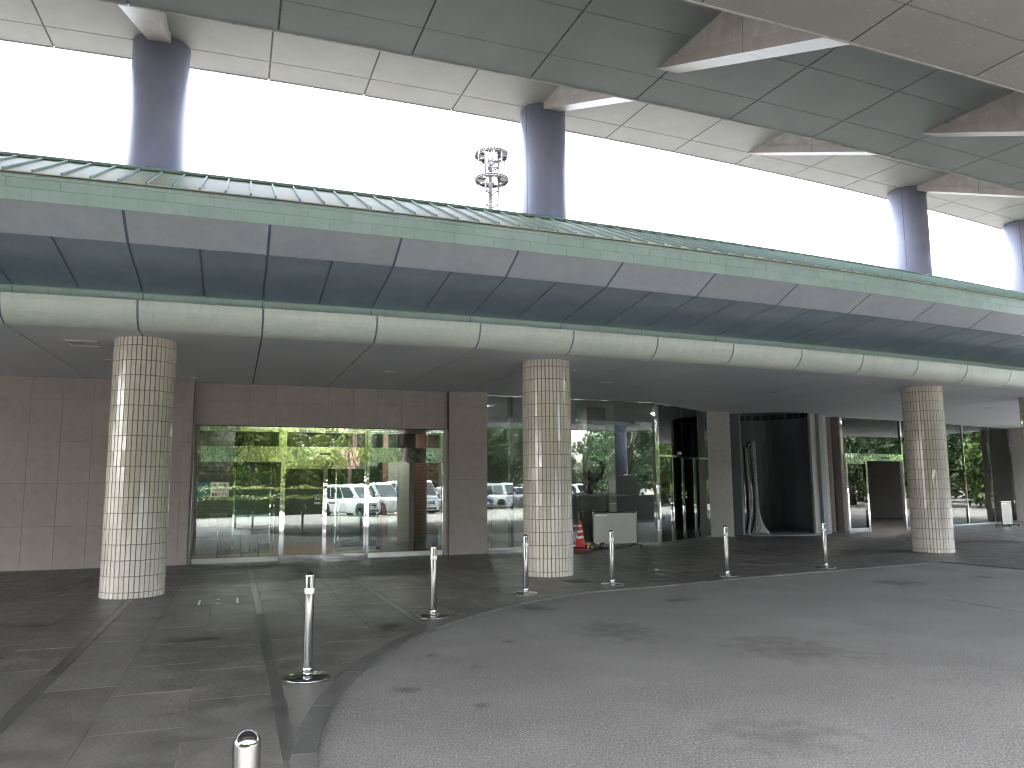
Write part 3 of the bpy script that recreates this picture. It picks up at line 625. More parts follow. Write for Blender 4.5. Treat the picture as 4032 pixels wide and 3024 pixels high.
# granite piers beside the niche
P1a, P1b = (5.76, 23.18), (6.51, 23.32)
mb = MB()
mb.seg_box(P1a, P1b, 0.03, 0.762, 0.022, ZC - 0.004, -1.4, 0.0); pr = bpart(mb, 'granite_pier', 'grey_granite')
P2a, P2b = (9.15, 23.93), (9.89, 24.6)
mb = MB(); mb.seg_box(P2a, P2b, 0.0, 0.998, 0.022, ZC - 0.004, -0.07, 0.0)
bpart(mb, 'granite_pier', 'grey_granite')
mb = MB(); mb.seg_box((10.0, 24.95), (10.68, 25.88), 0.0, 0.55, 0.022, ZC - 0.004, -0.4, -0.10); mb.seg_box((10.0, 24.95), (10.68, 25.88), 0.55, 1.15, 0.022, ZC - 0.004, -0.4, 0.0)
bpart(mb, 'granite_pier', 'grey_granite')
for j, z_ in enumerate((0.865, 1.69, 2.52)):
    mb = MB(); mb.seg_box(P1a, P1b, 0.03, 0.762, z_, z_ + 0.003, 0.0, 0.0006); mb.seg_box(P2a, P2b, 0.0, 0.998, z_, z_ + 0.003, 0.0, 0.0006); bpart(mb, 'pier_joint', 'ceiling_joint')
# round niche clad in black granite
aL = math.atan2(23.32 - NC[1], 6.51 - NC[0]); aR = math.atan2(24.2 - NC[1], 9.36 - NC[0])
a_start, a_end = aR, aL + 2 * math.pi
def arc_solid(mb, r0_, r1_, z0, z1, a0, a1, nseg, c=NC):
    v = []; 
    for i in range(nseg + 1):
        a = a0 + (a1 - a0) * i / nseg
        for (r_, z_) in ((r0_, z0), (r1_, z0), (r1_, z1), (r0_, z1)): v.append((c[0] + r_ * math.cos(a), c[1] + r_ * math.sin(a), z_))
    fs = [(i * 4 + j, i * 4 + (j + 1) % 4, (i + 1) * 4 + (j + 1) % 4, (i + 1) * 4 + j) for i in range(nseg) for j in range(4)] + [(0, 1, 2, 3), (nseg * 4, nseg * 4 + 3, nseg * 4 + 2, nseg * 4 + 1)]
    mb.add(v, fs)
mb = MB(); arc_solid(mb, NRAD + 0.03, NRAD + 0.15, 0, 7.0, a_start, a_end, 40)
arc_solid(mb, NRAD + 0.002, NRAD + 0.03, ZC + 0.015, 7.0, 0, 2 * math.pi, 48)
mb.prism([(NC[0] + 2.0 * math.cos(2 * math.pi * i / 32), NC[1] + 2.0 * math.sin(2 * math.pi * i / 32)) for i in range(32)], 7.0, 7.1)
nw = bpart(mb, 'niche_wall', 'black_granite')
nseg_ = 9; zrow = [0.06, 0.86, 1.68, 2.5, 3.32, 4.2]
for i in range(nseg_):
    for j in range(5):
        a0 = a_start + (a_end - a_start) * i / nseg_ + 0.0016; a1 = a_start + (a_end - a_start) * (i + 1) / nseg_ - 0.0016
        mb = MB(); arc_solid(mb, NRAD, NRAD + 0.028, zrow[j] + 0.0015, zrow[j + 1] - 0.0015, a0, a1, 5)
        build(mb, 'granite_panel', 'black_granite', nw, (NC[0] + NRAD * math.cos(a0), NC[1] + NRAD * math.sin(a0), zrow[j]))
mb = MB(); mb.lathe([(NRAD + 0.2, 0.02), (NRAD + 0.2, 0.055), (NRAD + 0.02, 0.06), (0, 0.06)], 48, (NC[0], NC[1], 0), cap=False, smooth=False); bpart(mb, 'niche_base', 'black_granite')
# right-hand glazing
RG = 98.0
W0 = PT(97.6, 14.22)
mb = MB(); nA, nB = 14.05, 21.4
polar_solid(mb, rect(97.93, 98.02, 2.29, 2.52), nA, 16.05, 2)
polar_solid(mb, rect(97.92, 98.03, 0.022, 2.29), nA, nA + 0.045, 1); polar_solid(mb, rect(97.92, 98.03, 0.022, 2.29), 14.70, 14.76, 1); polar_solid(mb, rect(97.93, 98.02, 0.022, 3.69), 16.05, 16.10, 1)
polar_solid(mb, rect(97.93, 98.02, 0.022, 0.13), nA + 0.045, 14.70, 1); polar_solid(mb, rect(97.93, 98.02, 2.19, 2.285), nA + 0.045, 14.70, 1)
polar_solid(mb, rect(97.93, 98.03, 0.022, 0.07), 16.10, nB, 5); polar_solid(mb, rect(97.93, 98.02, ZC - 0.03, ZC - 0.003), nA, nB, 5)
for n_ in (17.4, 18.75, 20.1, 21.37): polar_solid(mb, rect(97.94, 98.02, 0.07, 3.68), n_ - 0.015, n_ + 0.015, 1)
rs_ = screen('right_entrance_screen', mb, 'mirror_steel')
for (a, b, z0, z1, mt) in ((nA + 0.045, 14.70, 0.13, 2.19, 'door_glass'), (nA, 16.05, 2.52, 3.68, 'pane_glass'), (16.10, 17.385, 0.07, 3.68, 'pane_glass'), (17.415, 18.735, 0.07, 3.68, 'pane_glass'), (18.765, 20.085, 0.07, 3.68, 'pane_glass'), (20.115, 21.355, 0.07, 3.68, 'pane_glass')):
    mb = MB(); polar_solid(mb, rect(97.970, 97.980, z0, z1), a, b, 1); build(mb, 'glass_pane', mt, rs_, PT(97.97, (a + b) / 2, z0))
mb = MB(); polar_solid(mb, rect(98.02, 98.05, 2.375, 2.42), 15.32, 15.55, 1); build(mb, 'door_sensor', 'dark_frame', rs_, PT(98.03, 15.4, 2.4))
mb = MB(); polar_solid(mb, rect(97.3, 99.2, 0, ZC - 0.004), 21.45, NB - 0.05, 3); bpart(mb, 'end_wall', 'grey_granite')
# ------------------------------------------------------------------ interior shell
mb = MB(); polar_solid(mb, rect(89, 99.1, -0.02, 0.018), 0.6, 5.1, 4); bpart(mb, 'lobby_floor', 'lobby_floor')
mb = MB(); polar_solid(mb, rect(89, 99.0, -0.02, 0.018), 5.1, 21.4, 14); bpart(mb, 'lobby_floor', 'paving')
mb = MB(); polar_solid(mb, rect(88.6, 89, 0, ZC), 0, NB, 14)
for n_ in (0.7, 5.15, 21.4): polar_solid(mb, rect(89, 98.85 if n_ < 20 else 97.9, 0, ZC), n_ - 0.05, n_ + 0.05, 1)
bpart(mb, 'lobby_wall', 'lobby_wall')
mb = MB(); polar_solid(mb, rect(95.4, 95.6, 0, ZC), 14.6, 17.0, 2); polar_solid(mb, rect(94.2, 97.9, 0, ZC), 14.0, 14.04, 1)
bpart(mb, 'vestibule_wall', 'brown_stone')
# inner vestibule screen behind the left doors
mb = MB()
for (a, b, z1) in ((1.80, 1.825, 2.05), (2.335, 2.36, 2.05), (2.385, 2.41, 2.05), (3.325, 3.35, 2.05), (3.375, 3.40, 2.05), (4.0, 4.02, 2.05)): polar_solid(mb, rect(97.17, 97.23, 0.02, z1), a, b, 1)
for (a, b) in ((1.825, 2.335), (3.40, 4.0)): polar_solid(mb, rect(97.17, 97.23, 0.02, 0.12), a, b, 1)
polar_solid(mb, rect(97.15, 97.25, 2.05, 2.2), 1.8, 4.02, 2)
isn = bpart(mb, 'inner_door_screen', 'mirror_steel')
for (a, b) in ((1.825, 2.335), (3.40, 4.0)):
    mb = MB(); polar_solid(mb, rect(97.195, 97.203, 0.12, 2.05), a, b, 1); build(mb, 'glass_pane', 'fin_glass', isn, PT(97.2, a, 0.1))
def brickwall(name, r_, n0, n1, mat, bw=0.30, bh=0.10):
    mb = MB(); polar_solid(mb, rect(r_ - 0.1, r_, 0, ZC), n0, n1, 1); base = bpart(mb, name, 'brick_joint')
    mb = MB(); w_n = bw / (r_ * DTH); z_ = 0.42; row = 0
    while z_ < 3.6:
        n_ = n0
        while n_ < n1 - 0.01:
            polar_solid(mb, rect(r_, r_ + 0.012, z_ + 0.004, z_ + bh - 0.004), n_ + 0.002, min(n_ + w_n - 0.002, n1), 1); n_ += w_n
        z_ += bh
    n_ = n0
    while n_ < n1 - 0.01: polar_solid(mb, rect(r_, r_ + 0.015, 0.02, 0.41), n_ + 0.002, min(n_ + 2 * w_n - 0.002, n1), 1, 1); n_ += 2 * w_n
    o = build(mb, 'wall_tiles', [mat, 'planter_granite'], base, B0); o['kind'] = 'stuff'
brickwall('tiled_wall', 97.0, 1.2, 1.80, 'dark_brick'); brickwall('tiled_wall', 97.0, 3.45, 4.35, 'dark_brick'); brickwall('brick_wall', 97.9, 4.52, 4.9, 'red_brick', 0.5, 0.075)
mb = MB(); polar_solid(mb, rect(97.6, 97.66, 0.02, 2.45), 4.12, 4.46, 1); bpart(mb, 'grey_wall_panel', 'grey_panel')
mb = MB(); polar_solid(mb, rect(97.5, 97.6, 0.02, ZC), 4.04, 4.12, 1); bpart(mb, 'brick_pillar', 'red_brick')
for (r_, n_, z_) in ((98.3, 1.75, 2.98), (98.3, 2.95, 2.98), (98.3, 4.1, 2.98), (96.0, 2.2, 2.98), (96.0, 3.6, 2.98), (96.5, 6.0, 3.69), (96.5, 7.2, 3.69), (94.0, 6.6, 3.69), (97.0, 9.8, 3.69), (96.7, 15.3, 3.69), (96.7, 16.4, 3.69), (96.2, 18.2, 3.69)):  # a few known fittings; the rest added to brighten the interior
    mb = MB(); p = PT(r_, n_, z_); mb.lathe([(0.085, 0.0), (0.0, -0.01)], 16, p, cap=False); build(mb, 'lobby_lamp_fill', 'warm_lamp_fill', bl, p)
mb = MB(); polar_solid(mb, rect(94.5, 98.9, 3.0, 3.05), 0.7, 4.75, 4); bpart(mb, 'vestibule_ceiling', 'lobby_ceiling')
mb = MB()   # counter seen through the corner glazing
polar_solid(mb, rect(95.2, 95.8, 0.02, 1.0), 5.7, 7.6, 2); bpart(mb, 'reception_counter', 'grey_granite')
mb = MB(); polar_solid(mb, rect(96.6, 97.2, 0, ZC), 7.9, 8.3, 1); bpart(mb, 'lobby_pillar', 'dark_brick')
# ================================================================== COLUMNS
CR = 103.914; CN = {'a': 1.0, 'b': 5.0, 'c': 11.0, 'd': 14.0}
zt = [0.024, 0.110] + [0.110 + 0.2168 * k for k in range(1, 17)] + [ZC - 0.002]
tm = MB(); rnd = random.Random(3)
for j in range(len(zt) - 1):
    for i in range(40):
        a0 = 2 * math.pi * (i + 0.095) / 40; a1 = 2 * math.pi * (i + 0.905) / 40; z0, z1 = zt[j] + 0.005, zt[j + 1] - 0.005
        t1, t2 = rnd.gauss(0, 0.0007), rnd.gauss(0, 0.0012)
        v = []
        for (rr_, ex) in ((0.412, 0), (0.4255, 1)):
            for (a, z, s1, s2) in ((a0, z0, -1, -1), (a1, z0, 1, -1), (a1, z1, 1, 1), (a0, z1, -1, 1)):
                rad = rr_ + (ex * (t1 * s1 + t2 * s2)); v.append((rad * math.cos(a), rad * math.sin(a), z))
        tm.add(v, [(4, 5, 6, 7), (0, 1, 5, 4), (1, 2, 6, 5), (2, 3, 7, 6), (3, 0, 4, 7)])
tile_me = tm.mesh('tile_cladding', 'tile')
mb = MB(); mb.lathe([(0.414, 0.0), (0.414, ZC)], 48); core_me = mb.mesh('column_core', 'column_grout')
mb = MB(); mb.lathe([(0.43, ZC - 0.03), (0.43, ZC - 0.002)], 48); 
lab = {'a': 'beige tiled column nearest the camera, left of the glazed entrance doors', 'b': 'beige tiled column in the middle, beside the red traffic cone',
       'c': 'beige tiled column right of the black niche, before the right-hand entrance', 'd': 'beige tiled column cut off by the right edge of the picture'}
labm = {'a': 'blue-grey metal column above the green roof, leftmost under the canopy', 'b': 'blue-grey metal column beside the antenna tower, with a pale stain',
        'c': 'blue-grey metal column on the right, second from the right edge', 'd': 'blue-grey metal column cut off by the right edge above the roof'}
mb = MB(); mb.lathe([(0.415, 5.3), (0.415, 8.372)], 64); shaft_me = mb.mesh('shaft', 'column_metal')
mb = MB()
for a in (R(200), R(20)):
    c_, s_ = math.cos(a), math.sin(a); mb.box(-0.004, 0.004, -0.0012, 0.0012, 5.3, 8.37); 
    for i in range(len(mb.v) - 8, len(mb.v)): x, y, z = mb.v[i]; mb.v[i] = ((0.4155 + y) * c_ - x * s_, (0.4155 + y) * s_ + x * c_, z)
seam_me = mb.mesh('shaft_seam', 'column_seam')
mb = MB(); mb.lathe([(0.435, 8.30), (0.435, 8.372), (0.42, 8.372)], 48, cap=False); collar_me = mb.mesh('collar', 'column_metal')
mb = MB(); mb.lathe([(0.45, 5.33), (0.45, 5.6), (0.417, 5.64)], 48, cap=False); foot_me = mb.mesh('foot_flashing', 'flashing')
for k, n in CN.items():
    e = empty('tiled_column', PT(CR, n), lab[k], 'column', 'tiled columns under the eave', TH(n))
    link('column_core', core_me, e, (0, 0, 0), 0.0, True); c_ = link('tile_cladding', tile_me, e, (0, 0, 0), 0.0, True); c_['kind'] = 'stuff'
    e = empty('metal_column', PT(CR, n), labm[k], 'column', 'metal columns carrying the canopy', TH(n))
    link('shaft', shaft_me, e, (0, 0, 0), 0.0, True); link('shaft_seam', seam_me, e, (0, 0, 0), 0.0, True); link('foot_flashing', foot_me, e, (0, 0, 0), 0.0, True)
# ================================================================== UPPER CANOPY
C0 = PT(107.1, 6.0, 8.4)
cn = empty('drive_canopy', C0, 'high stepped canopy of grey panels sweeping over the driveway', 'canopy')
def cpart(mb, name, mats, parent=cn): return build(mb, name, mats, parent, C0)
ZB = [8.385, 7.09, 5.778, 4.465]; RL = [103.41, 107.12, 111.04, 114.96, 118.3]  # front edge drawn in to let more daylight under
rows = [[103.41, 104.006, 105.0, 105.99, 106.98, 107.6], [107.12, 107.772, 108.764, 109.755, 110.745, 111.5], [111.04, 111.69, 112.68, 113.67, 114.66, 115.4], [114.96, 115.6, 116.6, 117.6, 118.3]]
for b in range(4):
    z_ = ZB[b]; r_in = rows[b][0]; r_out = rows[b][-1]
    mb = MB(); lo_, hi_ = -11, 15  # out-of-view ends placed to steer daylight under the canopy
    polar_solid(mb, rect(r_in + 0.01, r_out, z_ + 0.010, z_ + 0.12), lo_, hi_, (hi_ - lo_) * 2)
    if b: polar_solid(mb, rect(r_in + 0.012, r_in + 0.10, z_ + 0.12, ZB[b - 1] + 0.01), lo_, hi_, (hi_ - lo_) * 2)     # riser up to the band before
    band = cpart(mb, 'soffit_band', 'canopy_joint')
    vis = {0: (-3, 15), 1: (-2, 15), 2: (1, 11), 3: (0, 0)}[b]
    oth = MB()
    for n in range(lo_, hi_):
        for j in range(len(rows[b]) - 1):
            pr_ = rect(rows[b][j] + 0.008, rows[b][j + 1] - 0.008, z_, z_ + 0.011)
            if vis[0] <= n < vis[1]: polar_piece('soffit_panel', ('can', b, j), pr_, 1.0, ('canopy_skylit', 'canopy_panel', 'canopy_grey', 'canopy_grey')[b], band, rows[b][j], n, 2, 0.025)  # tone per band carries its light and shade
            else: polar_solid(oth, pr_, n + 0.01, n + 0.99, 2)
    o = cpart(oth, 'distant_panels', 'canopy_panel', band); o['kind'] = 'stuff'
    for n in range(lo_, hi_):
        polar_piece('edge_trim', ('lip', b), [(r_in - 0.012, z_ - 0.012), (r_in + 0.006, z_ - 0.012), (r_in + 0.006, z_ + 0.16), (r_in - 0.012, z_ + 0.16)], 1.0, 'canopy_lip', band, r_in, n, 2, 0.010)
    for n in range(lo_, hi_):
        if b: polar_piece('riser_panel', ('ris', b), rect(r_in - 0.004, r_in + 0.010, z_ + 0.165, ZB[b - 1] + 0.005), 1.0, 'canopy_panel', band, r_in, n, 2, 0.016)
mb = MB(); polar_solid(mb, [(103.40, 8.52), (103.40, 8.9), (107.0, 8.9), (118.3, 5.2), (118.3, 4.59), (115.4, 4.59), (115.1, 5.9), (111.3, 5.9), (111.2, 7.22), (107.3, 7.22), (107.3, 8.52)], -11, 15, 52); cpart(mb, 'canopy_roof', 'canopy_panel')
mb = MB(); polar_solid(mb, rect(118.3, 118.4, 4.44, 5.3), -11, 15, 52); cpart(mb, 'front_fascia', 'canopy_panel')
HW = 0.165
def beam(n, b, tip, end):
    zt_, zn = ZB[b], ZB[b + 1]; sl_ = (zn - zt_) / (RL[b + 1] - tip) * 0.97
    hn_ = HW / (108 * DTH); mbw = MB()
    f = lambda r_: zt_ + sl_ * (r_ - tip)
    ch = 0.16
    polar_solid(mbw, [(tip + 0.45, zt_ + 0.02), (tip + 0.45, f(tip + 0.45) + ch * 0.9), (end, f(end) + ch * 0.9), (end, zt_ + 0.02)], n - hn_ * 0.90, n + hn_ * 0.90, 1)
    w = cpart(mbw, 'beam_web', 'beam_web')
    cut = tip + 1.72
    for (a, c_) in ((tip - 0.15, cut - 0.004), (cut + 0.004, end)):
        m2 = MB(); polar_solid(m2, [(a, f(a)), (c_, f(c_)), (c_, f(c_) + ch), (a, f(a) + ch)], n - hn_, n + hn_, 1)
        cpart(m2, 'beam_chord', 'beam_chord', w)
    m2 = MB(); polar_solid(m2, rect(cut - 0.004, cut + 0.004, f(cut) + ch + 0.01, zt_), n - hn_ * 0.905, n + hn_ * 0.905, 1); cpart(m2, 'web_joint', 'column_seam', w)
for n in (-2, 1, 5, 8, 11, 14):
    beam(n, 0, 103.98, RL[1] + 0.005); beam(n, 1, 107.97, RL[2] + 0.005); beam(n, 2, 111.9, RL[3] + 0.005)
# ================================================================== BOLLARDS
pr_ = [(0.038, 0.0), (0.038, 0.79)] + [(0.038 * math.cos(t), 0.79 + 0.040 * math.sin(t)) for t in [R(15 * k) for k in range(1, 6)]] + [(0.0, 0.83)]
mb = MB(); mb.lathe(pr_, 32, cap=False); post_me = mb.mesh('post', 'steel')
mb = MB(); mb.lathe([(0.0, 0.012), (0.165, 0.012), (0.18, 0.009), (0.185, 0.003), (0.185, 0.0)], 48, cap=False); plate_me = mb.mesh('base_plate', 'steel')
mb = MB(); mb.lathe([(0.0385, 0.655), (0.0395, 0.656), (0.0395, 0.699), (0.0385, 0.70)], 32, cap=False); tape_me = mb.mesh('reflective_tape', 'tape')
mb = MB(); mb.lathe([(0.0385, 0.013), (0.0392, 0.014), (0.0392, 0.075), (0.0385, 0.076)], 32, cap=False); tape2 = mb.mesh('base_sleeve', 'steel')
bl_lab = ['stainless steel bollard nearest the camera, only its domed top in the frame', 'stainless steel bollard with white band, left of the others on the kerb curve', 'stainless steel bollard in front of the granite pier by the entrance', 'stainless steel bollard standing before the middle tiled column', 'stainless steel bollard in front of the steel panel on casters', 'stainless steel bollard in front of the black niche', 'stainless steel bollard right of the niche, farthest from the camera']
for i, (x, y) in enumerate([(-0.75, 2.30), (-1.656, 6.50), (-0.942, 9.42), (0.177, 11.34), (1.523, 12.30), (3.59, 13.40), (5.72, 14.59)]):
    e = empty('bollard', (x, y, PZ), bl_lab[i], 'bollard', 'stainless bollards along the kerb', random.uniform(0, 6))
    for nm, me in (('post', post_me), ('base_plate', plate_me), ('reflective_tape', tape_me), ('base_sleeve', tape2)): link(nm, me, e, (0, 0, 0), 0.0, True)
# ================================================================== TRAFFIC CONE + BAR
e = empty('traffic_cone', (1.60, 18.93, PZ), 'red traffic cone with three white bands beside the middle column', 'traffic cone', None, 0.4)
def at(mb, name, mats, bev=0): return link(name, mb.mesh(name, mats, (0, 0, 0), bev), e, (0, 0, 0), 0.0, True)
mb = MB(); mb.lathe([(0.135, 0.035), (0.125, 0.06), (0.028, 0.67), (0.024, 0.695), (0.0, 0.695)], 28, cap=False); at(mb, 'cone_body', 'cone_red')
mb = MB(); mb.box(-0.19, 0.19, -0.19, 0.19, 0.0, 0.035); at(mb, 'cone_base', 'cone_red', 0.012)
rad = lambda z: 0.125 + (0.028 - 0.125) * (z - 0.06) / 0.61 + 0.0015
mb = MB()
for (zc_, hh) in ((0.30, 0.028), (0.435, 0.024), (0.565, 0.02)):
    v = []; k = 28
    for i in range(k):
        a = 2 * math.pi * i / k; dz = 0.03 * abs(((i / k * 4) % 1) - 0.5) * 2 - 0.015
        for z in (zc_ - hh + dz, zc_ + hh + dz): v.append((rad(z) * math.cos(a), rad(z) * math.sin(a), z))
    mb.add(v, [(2 * i, 2 * ((i + 1) % k), 2 * ((i + 1) % k) + 1, 2 * i + 1) for i in range(k)], 0, True)
at(mb, 'white_band', 'cone_white')
mb = MB(); mb.lathe([(0.155, 0.037), (0.175, 0.06), (0.15, 0.085), (0.12, 0.08)], 28, cap=False); at(mb, 'weight_ring', 'rubber')
e = empty('cone_bar', (1.78, 19.0, PZ + 0.1), 'yellow and black bar lying between the cone and the steel panel', 'bar', None, R(24))
for i in range(4):
    mb = MB(); mb.tube((i * 0.13 - 0.05, 0, 0.03), (i * 0.13 + 0.08, 0, 0.03), 0.02, 12); at(mb, 'bar_section', 'yellow_paint' if i % 2 == 0 else 'rubber')
mb = MB(); mb.box(-0.05, -0.03, -0.02, 0.02, -0.10, 0.02); mb.box(0.41, 0.43, -0.02, 0.02, -0.10, 0.02); at(mb, 'bar_foot', 'rubber')
# ================================================================== STEEL PANELS ON CASTERS
def board(name, P, Q, label, H0=0.075, H1=0.885, depth=0.2):
    P, Q = Vector((*P, PZ)), Vector((*Q, PZ)); L_ = (Q - P).length; ang = math.atan2(Q.y - P.y, Q.x - P.x)
    global e
    e = empty(name, P, label, 'panel', 'steel panels on casters', ang)
    mb = MB(); mb.box(0.02, L_ - 0.02, -0.012, 0.012, H0 + 0.03, H1 - 0.05); at(mb, 'sheet', 'board_steel')
    for x in (0.0, L_ - 0.025): mb = MB(); mb.box(x, x + 0.025, -0.02, 0.02, H0, H1); at(mb, 'side_rail', 'steel', 0.004)
    mb = MB(); mb.box(0.03, L_ - 0.03, -0.02, 0.02, H1 - 0.045, H1 - 0.012); at(mb, 'top_rail', 'steel', 0.004)
    mb = MB(); mb.box(0.026, L_ - 0.026, -0.03, 0.012, H0 - 0.03, H0 + 0.025); at(mb, 'bottom_tray', 'steel', 0.004)
    mb = MB(); mb.box(0.09, 0.40, -0.0145, -0.0125, H1 - 0.105, H1 - 0.07); at(mb, 'label_strip', 'paper')
    for x in (0.03, L_ - 0.05):
        mb = MB(); mb.box(x, x + 0.025, -0.24, 0.24, 0.055, 0.08); at(mb, 'foot', 'black_metal', 0.004)
        for y in (-0.22, 0.22):
            mb = MB(); mb.tube((x - 0.005, y, 0.028), (x + 0.03, y, 0.028), 0.027, 16); at(mb, 'caster', 'rubber')
board('rolling_panel', (1.93, 19.16), (3.08, 19.70), 'low steel panel on casters standing before the dark glazing beside the cone')
board('rolling_panel', (17.02, 27.55), (17.62, 27.95), 'steel panel on casters before the far right glazing')
# ================================================================== FLOOR HATCH, DRAIN
mb = MB(); polar_solid(mb, rect(104.80, 105.27, PZ + 0.0015, PZ + 0.003), 1.58, 1.88, 1)
hx = tag(build(mb, 'floor_hatch', 'paving', None, PT(105.03, 1.73, PZ)), 'square floor hatch with bright metal edges set in the paving near the left column', 'hatch')
for (a, b, r0_, r1_) in ((1.576, 1.590, 104.80, 105.27), (1.870, 1.884, 104.80, 105.27), (1.715, 1.74, 104.80, 104.825), (1.715, 1.74, 105.25, 105.275)):
    mb = MB(); polar_solid(mb, rect(r0_, r1_, PZ + 0.003, PZ + 0.006), a, b, 1); build(mb, 'metal_edge', 'tape', hx, PT(105.03, 1.73, PZ))  # white colour stands in for sky reflected in the metal
mb = MB(); polar_solid(mb, rect(104.73, 105.13, PZ + 0.0012, PZ + 0.0025), 4.91, 5.14, 1)
gx = tag(build(mb, 'drain_grate', 'rubber', None, PT(104.93, 5.02, PZ)), 'dark drain grate in the paving in front of the middle tiled column', 'drain')
for i in range(13):
    mb = MB(); r_ = 104.745 + i * 0.0305; polar_solid(mb, rect(r_, r_ + 0.012, PZ + 0.0025, PZ + 0.005), 4.915, 5.135, 1); build(mb, 'grate_bar', 'black_metal', gx, PT(104.93, 5.02, PZ))
# ================================================================== NICHE SCULPTURE
def loft(mb, secs, smooth=True):
    k = len(secs[0]); v = [p for s_ in secs for p in s_]
    mb.add(v, [(i * k + j, i * k + (j + 1) % k, (i + 1) * k + (j + 1) % k, (i + 1) * k + j) for i in range(len(secs) - 1) for j in range(k)], 0, smooth)
    mb.add(secs[0], [list(range(k))[::-1]]); mb.add(secs[-1], [list(range(k))])
e = empty('stone_sculpture', (7.25, 24.25, 0.06), 'tall flared sculpture of black polished and rough grey granite inside the dark niche', 'sculpture', None, R(-15))
def trunk(mb, x0, prof, dep):
    # prof: (z, left, right)
    secs = []
    for (z, l, r_) in prof:
        c_, w_ = (l + r_) / 2 + x0, (r_ - l) / 2; d_ = dep(z); s_ = []
        for i in range(16):
            a = 2 * math.pi * i / 16; ca, sa = math.cos(a), math.sin(a)
            s_.append((c_ + w_ * math.copysign(abs(ca) ** 0.6, ca), d_ * math.copysign(abs(sa) ** 0.6, sa), z))
        secs.append(s_)
    loft(mb, secs)
dp = lambda z: 0.16 + 0.12 * max(0, 1 - z / 0.5)
mb = MB(); trunk(mb, 0, [(0, 0.02, 0.58), (0.08, 0.05, 0.55), (0.2, 0.10, 0.44), (0.4, 0.15, 0.36), (0.65, 0.17, 0.31), (1.0, 0.175, 0.285), (1.6, 0.16, 0.28), (2.2, 0.14, 0.275), (2.6, 0.12, 0.275), (2.8, 0.14, 0.26)], dp); at(mb, 'rough_trunk', 'rough_granite')
mb = MB(); trunk(mb, 0, [(0, -0.16, 0.10), (0.2, -0.10, 0.13), (0.5, -0.02, 0.15), (1.0, 0.03, 0.16), (1.8, 0.0, 0.15), (2.5, -0.04, 0.13), (2.72, 0.0, 0.13), (2.80, 0.06, 0.13)], lambda z: 0.13); at(mb, 'dark_core', 'polished_black')
mb = MB(); trunk(mb, 0, [(0, -0.36, -0.10), (0.1, -0.35, -0.06), (0.25, -0.30, -0.02), (0.6, -0.26, 0.0), (1.2, -0.235, -0.02), (2.0, -0.225, -0.05), (2.5, -0.22, -0.06), (2.66, -0.19, -0.08), (2.70, -0.15, -0.10)], lambda z: 0.15); at(mb, 'polished_leaf', 'polished_black')
mb = MB(); trunk(mb, 0, [(0, -0.14, 0.02), (0.15, -0.08, 0.02), (0.4, -0.03, 0.05), (0.8, 0.0, 0.07), (1.6, -0.02, 0.05), (2.4, -0.06, 0.03), (2.62, -0.06, 0.0)], lambda z: 0.20 + 0.1 * max(0, 1 - z / 0.4)); at(mb, 'grey_trunk', 'rough_granite')
# ================================================================== INTERIOR THINGS
p = PT(98.45, 2.05, 0.018)
e = empty('folding_table', p, 'small dark folding table standing behind the left entrance glass', 'table', None, TH(2.05))
mb = MB(); mb.box(-0.30, 0.30, -0.2, 0.2, 0.63, 0.655); at(mb, 'table_top', 'black_metal', 0.006)
for sx in (-1, 1):
    for sy in (-1, 1): mb = MB(); mb.tube((sx * 0.17, sy * 0.18, 0), (sx * 0.20, -sy * 0.12, 0.63), 0.011, 8); at(mb, 'leg', 'black_metal')
mb = MB(); mb.tube((-0.175, 0.13, 0.14), (0.175, 0.13, 0.14), 0.009, 8); mb.tube((0, 0.13, 0.14), (0, 0.13, 0.36), 0.008, 8); at(mb, 'stretcher', 'black_metal')
def sign_stand(n_, r_, label, w_, h_, zc_):
    global e
    e = empty('sign_stand', PT(r_, n_, 0.018), label, 'sign stand', None, TH(n_))
    mb = MB(); mb.lathe([(0.13, 0), (0.13, 0.012), (0.0, 0.016)], 24, cap=False); at(mb, 'base', 'steel')
    mb = MB(); mb.tube((0, 0, 0.01), (0, 0, zc_ - h_ / 2), 0.010, 10); at(mb, 'pole', 'steel')
    mb = MB(); mb.box(-w_ / 2, w_ / 2, -0.008, 0.008, zc_ - h_ / 2, zc_ + h_ / 2); at(mb, 'sign_board', 'paper', 0.003)
    mb = MB(); mb.box(-w_ * 0.34, w_ * 0.05, -0.0095, -0.0085, zc_ - h_ * 0.3, zc_ + h_ * 0.2); at(mb, 'printed_area', 'grey_panel')
sign_stand(1.62, 98.55, 'white sign on a thin pole behind the leftmost entrance pane', 0.36, 0.24, 0.86)
sign_stand(5.66, 98.5, 'white sign on a thin pole behind the narrow dark pane', 0.36, 0.27, 0.97)
# waiting-room notice on the tiled wall
n_ = 1.60; e = empty('waiting_room_notice', PT(97.02, n_, 1.5), 'pale notice about waiting room and toilets behind the left glass', 'notice', None, TH(n_))
mb = MB(); mb.box(-0.2, 0.2, -0.01, 0.0, -0.17, 0.17); at(mb, 'board', 'paper')
mb = MB(); mb.box(-0.46, -0.205, -0.01, 0.0, -0.17, 0.17); at(mb, 'emblem_panel', 'sign_green')
mb = MB()
for (a0, a1, rr_, cz) in ((R(95), R(170), 0.19, -0.08), (R(200), R(260), 0.12, 0.04)):
    for i in range(8):
        t0, t1 = a0 + (a1 - a0) * i / 8, a0 + (a1 - a0) * (i + 1) / 8
        mb.add([(-0.25 + rr_ * math.cos(t) * s_, -0.0115, cz + rr_ * math.sin(t) * s_) for (t, s_) in ((t0, 1), (t1, 1), (t1, 0.8), (t0, 0.8))], [(0, 1, 2, 3)])
at(mb, 'emblem_arc', 'paper')
